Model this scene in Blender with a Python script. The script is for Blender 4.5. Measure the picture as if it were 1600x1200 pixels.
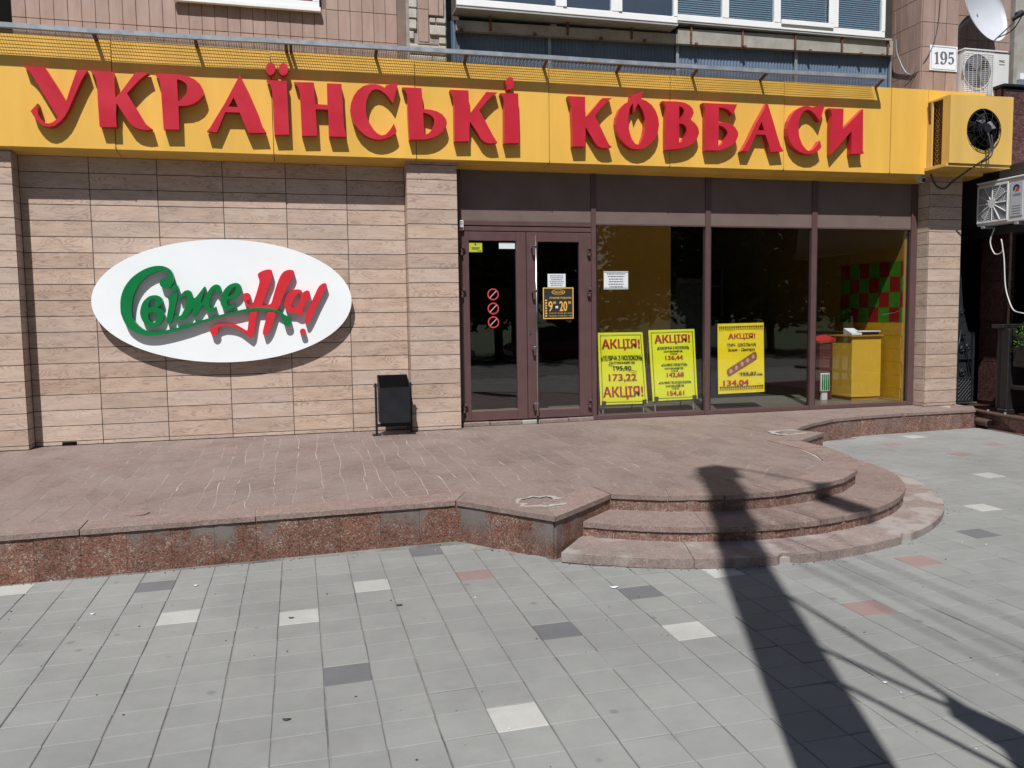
import bpy, math, random
from mathutils import Vector, Matrix
from mathutils.geometry import tessellate_polygon

random.seed(7)
for o in list(bpy.data.objects):
    bpy.data.objects.remove(o, do_unlink=True)
SC = bpy.context.scene
COL = SC.collection

# ---------------------------------------------------------------- camera
YAW, PITCH, ROLL = math.radians(14.5899), math.radians(4.7168), math.radians(0.7870)
cam_data = bpy.data.cameras.new('camera')
cam = bpy.data.objects.new('camera', cam_data)
COL.objects.link(cam)
fwd = Vector((math.sin(YAW)*math.cos(PITCH), math.cos(YAW)*math.cos(PITCH), -math.sin(PITCH)))
rgt = Vector((math.cos(YAW), -math.sin(YAW), 0))
dwn = fwd.cross(rgt)
r2 = rgt*math.cos(ROLL) + dwn*math.sin(ROLL)
d2 = -rgt*math.sin(ROLL) + dwn*math.cos(ROLL)
m3 = Matrix((r2, -d2, -fwd)).transposed()
cam.matrix_world = Matrix.Translation((2.2437, -10.3556, 1.4121)) @ m3.to_4x4()
cam_data.sensor_width = 36.0
cam_data.lens = 1275.57/1600*36.0
cam_data.clip_start = 0.05
cam_data.clip_end = 2000
SC.camera = cam

# ---------------------------------------------------------------- sky and sun
SUN = Vector((0.40, 1.0, -1.63)).normalized()      # direction the light travels
elev = math.asin(-SUN.z)
world = bpy.data.worlds.new('World')
SC.world = world
world.use_nodes = True
wn = world.node_tree
bg = wn.nodes['Background']
sky = wn.nodes.new('ShaderNodeTexSky')
sky.sky_type = 'NISHITA'
sky.sun_disc = False
sky.sun_elevation = elev
sky.sun_rotation = math.atan2(-SUN.x, -SUN.y)
wn.links.new(sky.outputs['Color'], bg.inputs['Color'])
bg.inputs['Strength'].default_value = 0.05
sl = bpy.data.lights.new('sun', 'SUN')
sl.energy = 5.0
sl.angle = math.radians(0.53)
sl.color = (1.0, 0.965, 0.92)
sun = bpy.data.objects.new('sun', sl)
COL.objects.link(sun)
sun.location = (-6, -20, 25)
sun.rotation_euler = SUN.to_track_quat('-Z', 'Y').to_euler()
SC.view_settings.view_transform = 'Standard'
SC.view_settings.look = 'None'
SC.view_settings.exposure = 0.40
SC.view_settings.gamma = 1.0
SC.view_settings.use_curve_mapping = False

# ---------------------------------------------------------------- helpers
def s2l(c):
    return tuple(((v/255)/12.92 if v/255 <= .04045 else ((v/255+.055)/1.055)**2.4) for v in c)

def empty(name, loc=(0, 0, 0), label=None, cat=None, group=None, kind=None):
    e = bpy.data.objects.new(name, None)
    e.location = loc
    e.empty_display_size = .1
    COL.objects.link(e)
    tag(e, label, cat, group, kind)
    return e

def tag(o, label=None, cat=None, group=None, kind=None):
    if label: o['label'] = label
    if cat: o['category'] = cat
    if group: o['group'] = group
    if kind: o['kind'] = kind
    return o

def world_loc(p):
    v = Vector((0, 0, 0))
    while p is not None:
        v += Vector(p.location)
        p = p.parent
    return v

def link(o, parent):
    COL.objects.link(o)
    if parent is not None:
        o.parent = parent
        o.location = Vector(o.location) - world_loc(parent)
    return o

def mk(name, verts, faces, mat, parent=None, smooth=False):
    me = bpy.data.meshes.new(name)
    vs = [Vector(v) for v in verts]
    c = Vector((sum(v.x for v in vs)/len(vs), sum(v.y for v in vs)/len(vs), min(v.z for v in vs)))
    me.from_pydata([v-c for v in vs], [], faces)
    mats = mat if isinstance(mat, (list, tuple)) else [mat]
    for m in mats:
        me.materials.append(m)
    if smooth:
        for p in me.polygons: p.use_smooth = True
    me.update()
    o = bpy.data.objects.new(name, me)
    o.location = c
    return link(o, parent)

def place(name, me, loc, parent=None, rot=None):
    o = bpy.data.objects.new(name, me)
    o.location = loc
    if rot: o.rotation_euler = rot
    return link(o, parent)

class MB:
    def __init__(self):
        self.v, self.f = [], []
    def add(self, v, f):
        n = len(self.v)
        self.v += [tuple(p) for p in v]
        self.f += [tuple(i+n for i in q) for q in f]
        return self
    def box(self, x0, x1, y0, y1, z0, z1, ch=0.0):
        if ch <= 0:
            v = [(x, y, z) for z in (z0, z1) for y in (y0, y1) for x in (x0, x1)]
            f = [(0, 2, 3, 1), (4, 5, 7, 6), (0, 1, 5, 4), (1, 3, 7, 5), (3, 2, 6, 7), (2, 0, 4, 6)]
            return self.add(v, f)
        # chamfered box: 24 vertices
        X, Y, Z = (x0, x1), (y0, y1), (z0, z1)
        v, ix = [], {}
        for a in (0, 1):
            for b in (0, 1):
                for c in (0, 1):
                    px, py, pz = X[a], Y[b], Z[c]
                    sx, sy, sz = (1-2*a)*ch, (1-2*b)*ch, (1-2*c)*ch
                    for k, p in enumerate(((px, py+sy, pz+sz), (px+sx, py, pz+sz), (px+sx, py+sy, pz))):
                        ix[(a, b, c, k)] = len(v); v.append(p)
        f = []
        for a in (0, 1):
            q = [ix[(a, b, c, 0)] for b, c in ((0, 0), (0, 1), (1, 1), (1, 0))]; f.append(q if a == 0 else q[::-1])
        for b in (0, 1):
            q = [ix[(a, b, c, 1)] for a, c in ((0, 0), (1, 0), (1, 1), (0, 1))]; f.append(q if b == 0 else q[::-1])
        for c in (0, 1):
            q = [ix[(a, b, c, 2)] for a, b in ((0, 0), (0, 1), (1, 1), (1, 0))]; f.append(q if c == 0 else q[::-1])
        for a in (0, 1):
            for b in (0, 1):
                q = [ix[(a, b, 0, 0)], ix[(a, b, 0, 1)], ix[(a, b, 1, 1)], ix[(a, b, 1, 0)]]; f.append(q if (a+b) % 2 else q[::-1])
            for c in (0, 1):
                q = [ix[(a, 0, c, 0)], ix[(a, 0, c, 2)], ix[(a, 1, c, 2)], ix[(a, 1, c, 0)]]; f.append(q if (a+c+1) % 2 else q[::-1])
        for b in (0, 1):
            for c in (0, 1):
                q = [ix[(0, b, c, 1)], ix[(0, b, c, 2)], ix[(1, b, c, 2)], ix[(1, b, c, 1)]]; f.append(q if (b+c) % 2 else q[::-1])
        for a in (0, 1):
            for b in (0, 1):
                for c in (0, 1):
                    q = [ix[(a, b, c, 0)], ix[(a, b, c, 1)], ix[(a, b, c, 2)]]; f.append(q if (a+b+c) % 2 == 0 else q[::-1])
        return self.add(v, f)
    def tube(self, pts, r, n=8, cap=True):
        pts = [Vector(p) for p in pts]
        rs = r if isinstance(r, (list, tuple)) else [r]*len(pts)
        base = len(self.v)
        up = Vector((0, 0, 1))
        prev = None
        for i, p in enumerate(pts):
            t = (pts[min(i+1, len(pts)-1)]-pts[max(i-1, 0)]).normalized()
            if prev is None:
                a = t.cross(up)
                if a.length < 1e-3: a = t.cross(Vector((1, 0, 0)))
                a.normalize()
            else:
                a = (prev - t*prev.dot(t)).normalized()
            prev = a
            b = t.cross(a)
            for k in range(n):
                th = 2*math.pi*k/n
                self.v.append(tuple(p + (a*math.cos(th)+b*math.sin(th))*rs[i]))
        for i in range(len(pts)-1):
            for k in range(n):
                k2 = (k+1) % n
                self.f.append((base+i*n+k, base+i*n+k2, base+(i+1)*n+k2, base+(i+1)*n+k))
        if cap:
            self.f.append(tuple(base+k for k in range(n))[::-1])
            self.f.append(tuple(base+(len(pts)-1)*n+k for k in range(n)))
        return self
    def ring(self, c, axis, R, r, n=24, m=6, a0=0, a1=2*math.pi):
        # torus (or arc of one) round axis
        ax = Vector(axis).normalized()
        u = ax.cross(Vector((0, 0, 1)))
        if u.length < 1e-3: u = Vector((1, 0, 0))
        u.normalize(); w = ax.cross(u)
        full = abs(a1-a0-2*math.pi) < 1e-6
        pts = [Vector(c)+(u*math.cos(a0+(a1-a0)*i/n)+w*math.sin(a0+(a1-a0)*i/n))*R for i in range(n+1)]
        return self.tube(pts, r, m, cap=not full)
    def disc(self, c, axis, R, t, n=24):
        ax = Vector(axis).normalized()
        return self.tube([Vector(c), Vector(c)+ax*t], R, n)
    def prism(self, outer, holes, y0, y1):
        # polygon in X,Z extruded along Y from y0 (front) to y1
        loops = [outer]+list(holes)
        vs = [Vector((x, z, 0)) for lp in loops for x, z in lp]
        tris = tessellate_polygon([[Vector((x, z, 0)) for x, z in lp] for lp in loops])
        n = len(vs)
        V = [(p.x, y0, p.y) for p in vs]+[(p.x, y1, p.y) for p in vs]
        F = []
        for a, b, c in tris:
            nrm = (vs[b]-vs[a]).cross(vs[c]-vs[a]).z
            if nrm < 0: a, c = c, a
            F.append((a, b, c)); F.append((c+n, b+n, a+n))
        k = 0
        for li, lp in enumerate(loops):
            m = len(lp)
            ar = sum(lp[i][0]*lp[(i+1) % m][1]-lp[(i+1) % m][0]*lp[i][1] for i in range(m))
            ccw = ar > 0
            for i in range(m):
                a, b = k+i, k+(i+1) % m
                q = (a, a+n, b+n, b)
                if (ccw and li == 0) or (not ccw and li > 0): q = q[::-1]
                F.append(q[::-1] if False else q)
            k += m
        return self.add(V, F)
    def slab(self, poly, z0, z1):
        # polygon in X,Y extruded along Z
        vs = [Vector((x, y, 0)) for x, y in poly]
        tris = tessellate_polygon([vs])
        n = len(vs)
        V = [(p.x, p.y, z1) for p in vs]+[(p.x, p.y, z0 if not callable(z0) else z0(p.x)) for p in vs]
        F = []
        for a, b, c in tris:
            if (vs[b]-vs[a]).cross(vs[c]-vs[a]).z < 0: a, c = c, a
            F.append((a, b, c)); F.append((c+n, b+n, a+n))
        ar = sum(poly[i][0]*poly[(i+1) % n][1]-poly[(i+1) % n][0]*poly[i][1] for i in range(n))
        for i in range(n):
            j = (i+1) % n
            F.append((i, i+n, j+n, j) if ar > 0 else (j, j+n, i+n, i))
        return self.add(V, F)
    def build(self, name, mat, parent=None, smooth=False):
        return mk(name, self.v, self.f, mat, parent, smooth)

def box(name, x0, x1, y0, y1, z0, z1, mat, parent=None, ch=0.0):
    return MB().box(x0, x1, y0, y1, z0, z1, ch).build(name, mat, parent)

# ---------------------------------------------------------------- materials
def newmat(name):
    m = bpy.data.materials.new(name)
    m.use_nodes = True
    nt = m.node_tree
    b = nt.nodes['Principled BSDF']
    return m, nt, b

def N(nt, t, **kw):
    n = nt.nodes.new(t)
    for k, v in kw.items(): setattr(n, k, v)
    return n

def noise(nt, vec, scale, detail=4, rough=.55, dist=0.0):
    n = N(nt, 'ShaderNodeTexNoise')
    n.inputs['Scale'].default_value = scale
    n.inputs['Detail'].default_value = detail
    n.inputs['Roughness'].default_value = rough
    n.inputs['Distortion'].default_value = dist
    if vec is not None: nt.links.new(vec, n.inputs['Vector'])
    return n

def ramp(nt, fac, stops):
    r = N(nt, 'ShaderNodeValToRGB')
    el = r.color_ramp.elements
    while len(el) < len(stops): el.new(.5)
    for e, (p, c) in zip(el, stops):
        e.position = p
        e.color = (*c, 1) if len(c) == 3 else c
    nt.links.new(fac, r.inputs['Fac'])
    return r

def mixc(nt, fac, a, b, mode='MIX'):
    m = N(nt, 'ShaderNodeMix', data_type='RGBA', blend_type=mode)
    for i, v in ((0, fac), (6, a), (7, b)):
        if isinstance(v, (int, float)): m.inputs[i].default_value = v
        elif isinstance(v, tuple): m.inputs[i].default_value = (*v, 1) if len(v) == 3 else v
        else: nt.links.new(v, m.inputs[i])
    return m.outputs[2]

def mth(nt, op, a, b=None, c=None):
    m = N(nt, 'ShaderNodeMath', operation=op)
    for i, v in enumerate((a, b, c)):
        if v is None: continue
        if isinstance(v, (int, float)): m.inputs[i].default_value = v
        else: nt.links.new(v, m.inputs[i])
    return m.outputs[0]

def mapping(nt, vec, scale=(1, 1, 1), loc=(0, 0, 0)):
    m = N(nt, 'ShaderNodeMapping')
    m.inputs['Scale'].default_value = scale
    m.inputs['Location'].default_value = loc
    nt.links.new(vec, m.inputs['Vector'])
    return m.outputs[0]

def bump(nt, b, h, strength=.3, dist=.005):
    n = N(nt, 'ShaderNodeBump')
    n.inputs['Strength'].default_value = strength
    n.inputs['Distance'].default_value = dist
    nt.links.new(h, n.inputs['Height'])
    nt.links.new(n.outputs['Normal'], b.inputs['Normal'])

def geo(nt):
    return N(nt, 'ShaderNodeNewGeometry').outputs['Position']

def plain(name, col, rough=.5, metal=0.0, var=.12, scale=6.0, bmp=.08, spec=.5, fine=90.0, streak=False):
    m, nt, b = newmat(name)
    pos = geo(nt)
    v = mapping(nt, pos, (1, 1, .18)) if streak else pos
    n1 = noise(nt, v, scale, 5)
    f = ramp(nt, n1.outputs['Fac'], [(.3, tuple(c*(1-var) for c in col)), (.7, tuple(min(1, c*(1+var*.6)) for c in col))])
    nt.links.new(f.outputs['Color'], b.inputs['Base Color'])
    n2 = noise(nt, pos, fine, 3)
    r = mth(nt, 'MULTIPLY_ADD', n1.outputs['Fac'], .25, rough-.12)
    nt.links.new(r, b.inputs['Roughness'])
    b.inputs['Metallic'].default_value = metal
    b.inputs['Specular IOR Level'].default_value = spec
    if bmp > 0: bump(nt, b, n2.outputs['Fac'], bmp, .003)
    return m

M = {}
# sign and paint
M['yellow'] = plain('yellow_painted_panel', (.85, .50, .09), .42, var=.12, scale=2.4, bmp=.03, streak=True)
M['yellow2'] = plain('yellow_cooler_paint', (.76, .49, .13), .5, var=.10, scale=3, bmp=.05, streak=True)
M['red'] = plain('red_letter_paint', (.57, .021, .042), .34, var=.10, scale=3, bmp=.02)
M['logo_green'] = plain('green_letter_face', (.0, .19, .05), .35, var=.06, bmp=.02)
M['logo_red'] = plain('red_logo_face', (.66, .030, .045), .35, var=.06, bmp=.02)
M['logo_side'] = plain('white_letter_side', (.55, .57, .62), .5, var=.05, bmp=.02)
M['white_board'] = plain('white_board', (.90, .95, 1.0), .38, var=.03, scale=2, bmp=.01)
M['frame'] = plain('brown_aluminium_frame', (.115, .064, .064), .38, var=.10, scale=5, bmp=.03)
M['panel'] = plain('brown_transom_panel', (.19, .142, .13), .20, var=.10, scale=3, bmp=.0)
M['chrome'] = plain('steel_handle', (.62, .62, .64), .26, metal=1.0, var=.05, bmp=.01)
M['black'] = plain('black_painted_metal', (.014, .015, .020), .55, var=.3, scale=8, bmp=.06, spec=.3)
M['dark'] = plain('dark_parts_and_painted_shade', (.008, .007, .007), .9, var=.3, spec=.08)  # near-black: paints the shade in openings and recesses, also colours dark parts
M['white_plastic'] = plain('white_plastic', (.72, .73, .74), .4, var=.05, bmp=.02)
M['pvc'] = plain('white_window_frame', (.92, .94, .96), .35, var=.04, scale=3, bmp=.01)
M['galv'] = plain('galvanised_rail', (.34, .38, .43), .5, metal=.35, var=.22, scale=9, bmp=.08)
M['rust'] = plain('rusty_brown_steel', (.16, .07, .035), .8, var=.5, scale=20, bmp=.2)
M['net'] = plain('dark_wire_net', (.10, .085, .06), .6, var=.2)
M['cement'] = plain('pale_cement', (.37, .35, .33), .9, var=.22, scale=14, bmp=.3)
M['concrete'] = plain('concrete_ledge', (.36, .35, .32), .9, var=.25, scale=6, bmp=.25)
M['zinc'] = plain('grey_sill_sheet', (.46, .47, .48), .5, metal=.2, var=.1)
M['cable'] = plain('dark_cable', (.03, .028, .03), .6, var=.2)
M['cable_white'] = plain('white_cable', (.60, .60, .62), .5, var=.1)
M['pipe'] = plain('brown_pipe', (.10, .055, .045), .6, var=.3, scale=20)
M['paper'] = plain('white_paper', (.72, .76, .80), .7, var=.03, bmp=.0)
M['poster_green'] = plain('lime_yellow_paper', (.92, .98, .022), .6, var=.02, bmp=.0)
M['poster_yellow'] = plain('yellow_paper', (.98, .80, .012), .6, var=.02, bmp=.0)
M['ink_red'] = plain('red_ink', (.52, .028, .02), .6, var=.02, bmp=.0)
M['ink_black'] = plain('black_ink', (.015, .017, .015), .6, var=.02, bmp=.0)
M['ink_green'] = plain('dark_green_ink', (.03, .06, .02), .6, var=.02, bmp=.0)
M['ink_grey'] = plain('grey_ink', (.16, .16, .19), .6, var=.02, bmp=.0)
M['ink_yellow'] = plain('yellow_ink', (.78, .46, .08), .6, var=.02, bmp=.0)
M['ink_blue'] = plain('blue_ink', (.02, .03, .15), .6, var=.02, bmp=.0)
M['sausage'] = plain('sausage_print', (.36, .12, .07), .6, var=.3, scale=60, bmp=.0)
M['pink'] = plain('pale_pink_print', (.62, .40, .36), .6, var=.05, bmp=.0)
M['sticker_red'] = plain('red_sticker', (.62, .05, .06), .5, var=.02, bmp=.0)
M['lime'] = plain('lime_sticker', (.50, .55, .03), .5, var=.04, bmp=.0)
M['iron'] = plain('wrought_iron', (.030, .033, .040), .45, metal=.3, var=.3, scale=15, bmp=.1)
M['dark_wood'] = plain('black_stained_wood', (.012, .011, .011), .5, var=.3, scale=9, bmp=.1)
M['counter'] = plain('yellow_counter', (.72, .46, .05), .45, var=.05, bmp=.02)
M['counter_edge'] = plain('orange_edge', (.45, .22, .03), .5, var=.05)
M['tile_red'] = plain('red_wall_tile', (.26, .018, .014), .3, var=.08, bmp=.01)
M['tile_green'] = plain('green_wall_tile', (.06, .24, .02), .3, var=.08, bmp=.01)
M['tile_yellow'] = plain('yellow_wall_tile', (.56, .33, .015), .3, var=.06, bmp=.01)
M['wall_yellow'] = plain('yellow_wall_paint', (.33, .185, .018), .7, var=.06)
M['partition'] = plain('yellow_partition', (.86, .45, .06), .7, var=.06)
M['floor_in'] = plain('shop_floor_tile', (.135, .135, .105), .35, var=.12, scale=4)
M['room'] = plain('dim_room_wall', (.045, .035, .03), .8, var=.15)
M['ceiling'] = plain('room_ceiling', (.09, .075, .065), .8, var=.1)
M['red_plastic'] = plain('red_plastic', (.42, .018, .018), .4, var=.06)
M['maroon'] = plain('maroon_sheet', (.10, .025, .02), .5, var=.1)
M['blind'] = plain('window_blind', (.42, .50, .54), .5, var=.06)
M['asphalt'] = plain('asphalt', (.05, .05, .052), .9, var=.2, scale=2)
M['grass'] = plain('grass', (.05, .08, .025), .9, var=.3, scale=3)
M['bark'] = plain('bark', (.09, .07, .05), .9, var=.3, scale=12, bmp=.4)
M['car_silver'] = plain('silver_car_paint', (.55, .57, .60), .25, metal=.5, var=.03, bmp=0)
M['car_red'] = plain('dark_red_car_paint', (.22, .02, .02), .25, metal=.3, var=.03, bmp=0)
M['rubber'] = plain('tyre_rubber', (.02, .02, .02), .8)
M['pole'] = plain('concrete_pole', (.30, .29, .27), .9, var=.2, scale=8, bmp=.3)
M['dish_grey'] = plain('dish_paint', (.55, .58, .64), .45, var=.05)
M['dirt'] = plain('dark_joint', (.085, .060, .046), .95, var=.2)
M['grout'] = plain('pale_grout', (.385, .340, .315), .95, var=.34, scale=2.2, bmp=.2)
M['dead_leaf'] = plain('dead_leaf', (.05, .045, .03), .9)
M['brown_tin'] = plain('brown_box', (.05, .04, .035), .6)

def glass_mat(name, tint, base_refl=.07, rough=0.0):
    m = bpy.data.materials.new(name)
    m.use_nodes = True
    nt = m.node_tree
    nt.nodes.remove(nt.nodes['Principled BSDF'])
    out = nt.nodes['Material Output']
    tr = N(nt, 'ShaderNodeBsdfTransparent'); tr.inputs['Color'].default_value = (*tint, 1)
    gl = N(nt, 'ShaderNodeBsdfGlossy'); gl.inputs['Roughness'].default_value = rough
    gl.inputs['Color'].default_value = (1, 1, 1, 1)
    lw = N(nt, 'ShaderNodeLayerWeight'); lw.inputs['Blend'].default_value = .5
    p = mth(nt, 'POWER', lw.outputs['Facing'], 4.0)
    f = mth(nt, 'MULTIPLY_ADD', p, .9, base_refl)
    wob = noise(nt, geo(nt), 1.1, 2)
    bn = N(nt, 'ShaderNodeBump'); bn.inputs['Strength'].default_value = .10; bn.inputs['Distance'].default_value = .02
    nt.links.new(wob.outputs['Fac'], bn.inputs['Height'])
    nt.links.new(bn.outputs['Normal'], gl.inputs['Normal'])
    mx = N(nt, 'ShaderNodeMixShader')
    nt.links.new(f, mx.inputs[0]); nt.links.new(tr.outputs[0], mx.inputs[1]); nt.links.new(gl.outputs[0], mx.inputs[2])
    nt.links.new(mx.outputs[0], out.inputs['Surface'])
    return m
M['glass'] = glass_mat('shop_glass', (.97, .97, .96), .060)
M['glass_up'] = glass_mat('flat_window_glass', (.85, .9, .92), .16)

def wood_mat():
    m, nt, b = newmat('wood_look_tile')
    tc = N(nt, 'ShaderNodeTexCoord').outputs['Object']
    rnd = N(nt, 'ShaderNodeObjectInfo').outputs['Random']
    cmb = N(nt, 'ShaderNodeCombineXYZ')
    nt.links.new(mth(nt, 'MULTIPLY', rnd, 37.0), cmb.inputs[0])
    nt.links.new(mth(nt, 'MULTIPLY', rnd, 91.0), cmb.inputs[1])
    nt.links.new(mth(nt, 'MULTIPLY', rnd, 17.0), cmb.inputs[2])
    va = N(nt, 'ShaderNodeVectorMath', operation='ADD')
    nt.links.new(tc, va.inputs[0]); nt.links.new(cmb.outputs[0], va.inputs[1])
    v = va.outputs[0]
    # broad contours -> cathedral grain lines
    c1 = noise(nt, mapping(nt, v, (1.7, 1.7, 6.5)), 1.0, 2, .5, .3)
    rings = mth(nt, 'SINE', mth(nt, 'MULTIPLY', c1.outputs['Fac'], 120.0))
    rings = mth(nt, 'MULTIPLY_ADD', rings, .5, .5)
    rings = mth(nt, 'POWER', rings, 2.2)
    fib = noise(nt, mapping(nt, v, (3.4, 3.4, 62.0)), 1.0, 5, .65)
    blot = noise(nt, mapping(nt, v, (2.2, 2.2, 7.0)), 1.0, 4, .6)
    knot = noise(nt, mapping(nt, v, (5.0, 5.0, 14.0)), 1.0, 3, .6)
    col = ramp(nt, blot.outputs['Fac'], [(.25, (.43, .308, .238)), (.55, (.54, .402, .318)), (.8, (.61, .478, .392))]).outputs['Color']
    msk = mth(nt, 'MULTIPLY', rings, ramp(nt, knot.outputs['Fac'], [(.42, (0, 0, 0)), (.58, (1, 1, 1))]).outputs['Color'])
    col = mixc(nt, mth(nt, 'MULTIPLY', msk, .80), col, (.26, .18, .14))
    col = mixc(nt, ramp(nt, fib.outputs['Fac'], [(.50, (0, 0, 0)), (.72, (.75, .75, .75))]).outputs['Color'], col, (.36, .26, .205))
    # grey cast on some tiles, dark smudges
    col = mixc(nt, mth(nt, 'MULTIPLY', rnd, .35), col, (.54, .47, .425))
    sm = noise(nt, mapping(nt, v, (1.6, 1.6, 9.0)), 2.0, 5, .7)
    col = mixc(nt, ramp(nt, sm.outputs['Fac'], [(.56, (0, 0, 0)), (.76, (.60, .60, .60))]).outputs['Color'], col, (.33, .26, .22))
    hsv = N(nt, 'ShaderNodeHueSaturation')
    r2_ = mth(nt, 'FRACT', mth(nt, 'MULTIPLY', rnd, 13.7))
    nt.links.new(mth(nt, 'MULTIPLY_ADD', r2_, .20, .90), hsv.inputs['Value'])
    nt.links.new(col, hsv.inputs['Color'])
    nt.links.new(hsv.outputs[0], b.inputs['Base Color'])
    b.inputs['Roughness'].default_value = .55
    h = mth(nt, 'ADD', mth(nt, 'MULTIPLY', msk, -.6), fib.outputs['Fac'])
    bump(nt, b, h, .18, .003)
    return m
M['wood'] = wood_mat()

def granite(name, cols, speck=70, worn=0.0, smear=0.0, drip=True, rough=.5, dirtcol=(.17, .165, .16), obj=False):
    m, nt, b = newmat(name)
    pos = geo(nt)
    vo = N(nt, 'ShaderNodeTexVoronoi'); vo.inputs['Scale'].default_value = speck
    nt.links.new(pos, vo.inputs['Vector'])
    sep = N(nt, 'ShaderNodeSeparateColor'); nt.links.new(vo.outputs['Color'], sep.inputs[0])
    big = noise(nt, pos, 9.0, 5, .65)
    fac = mth(nt, 'ADD', mth(nt, 'MULTIPLY', sep.outputs[0], .50), mth(nt, 'MULTIPLY', big.outputs['Fac'], .56))
    col = ramp(nt, fac, cols).outputs['Color']
    if obj:
        rnd = N(nt, 'ShaderNodeObjectInfo').outputs['Random']
        hsv = N(nt, 'ShaderNodeHueSaturation')
        nt.links.new(mth(nt, 'MULTIPLY_ADD', rnd, .28, .86), hsv.inputs['Value'])
        nt.links.new(col, hsv.inputs['Color']); col = hsv.outputs[0]
    if worn > 0:
        w = noise(nt, mapping(nt, pos, (1.1, .8, 1)), 1.3, 6, .65)
        wf = ramp(nt, w.outputs['Fac'], [(.34, (0, 0, 0)), (.62, (worn, worn, worn))]).outputs['Color']
        col = mixc(nt, wf, col, (.285, .235, .215))
        w2 = noise(nt, pos, 22.0, 6, .7)
        col = mixc(nt, ramp(nt, w2.outputs['Fac'], [(.52, (0, 0, 0)), (.75, (.5, .5, .5))]).outputs['Color'], col, (.34, .295, .275))
    if smear > 0:
        s = noise(nt, mapping(nt, pos, (2.6, 2.6, 1.2)), 1.2, 4, .55)
        sf = ramp(nt, s.outputs['Fac'], [(.50, (0, 0, 0)), (.60, (smear, smear, smear))]).outputs['Color']
        sz = N(nt, 'ShaderNodeSeparateXYZ'); nt.links.new(pos, sz.inputs[0])
        top = ramp(nt, mth(nt, 'MULTIPLY_ADD', sz.outputs[2], 3.6, 1.0), [(.10, (.12, .12, .12)), (.62, (1, 1, 1))]).outputs['Color']
        col = mixc(nt, mixc(nt, 1.0, sf, top, 'MULTIPLY') if drip else sf, col, dirtcol)
    nt.links.new(col, b.inputs['Base Color'])
    b.inputs['Roughness'].default_value = rough
    n2 = noise(nt, pos, 160, 3)
    bump(nt, b, n2.outputs['Fac'], .15, .003)
    return m
M['riser'] = granite('red_granite_riser', [(.22, (.028, .022, .020)), (.37, (.105, .048, .034)), (.53, (.225, .090, .056)), (.68, (.175, .098, .074)), (.80, (.30, .25, .22)), (.90, (.46, .43, .40))], 125, smear=.85, rough=.55, obj=True)
M['riser_fine'] = granite('brown_granite_riser', [(.2, (.06, .035, .03)), (.40, (.17, .085, .065)), (.6, (.215, .115, .09)), (.82, (.33, .25, .22))], 85, smear=.25, rough=.55, obj=True)
M['coping'] = granite('pink_granite_slab', [(.15, (.11, .072, .062)), (.4, (.195, .130, .112)), (.65, (.25, .180, .158)), (.85, (.36, .30, .28))], 120, worn=.36, rough=.6, obj=True)
M['stone'] = granite('dull_granite_paving', [(.15, (.125, .088, .078)), (.45, (.178, .126, .112)), (.75, (.215, .160, .145)), (.9, (.29, .24, .225))], 90, worn=.50, rough=.62, obj=True)
M['tread'] = granite('worn_granite_tread', [(.15, (.12, .088, .08)), (.4, (.205, .15, .137)), (.65, (.26, .20, .182)), (.85, (.37, .32, .30))], 120, worn=.42, smear=.55, drip=False, dirtcol=(.40, .38, .365), rough=.65, obj=True)
M['neighbour_granite'] = granite('dark_red_granite', [(.2, (.04, .02, .018)), (.45, (.10, .04, .035)), (.7, (.15, .075, .065)), (.9, (.24, .17, .16))], 60, rough=.35, obj=True)

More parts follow.
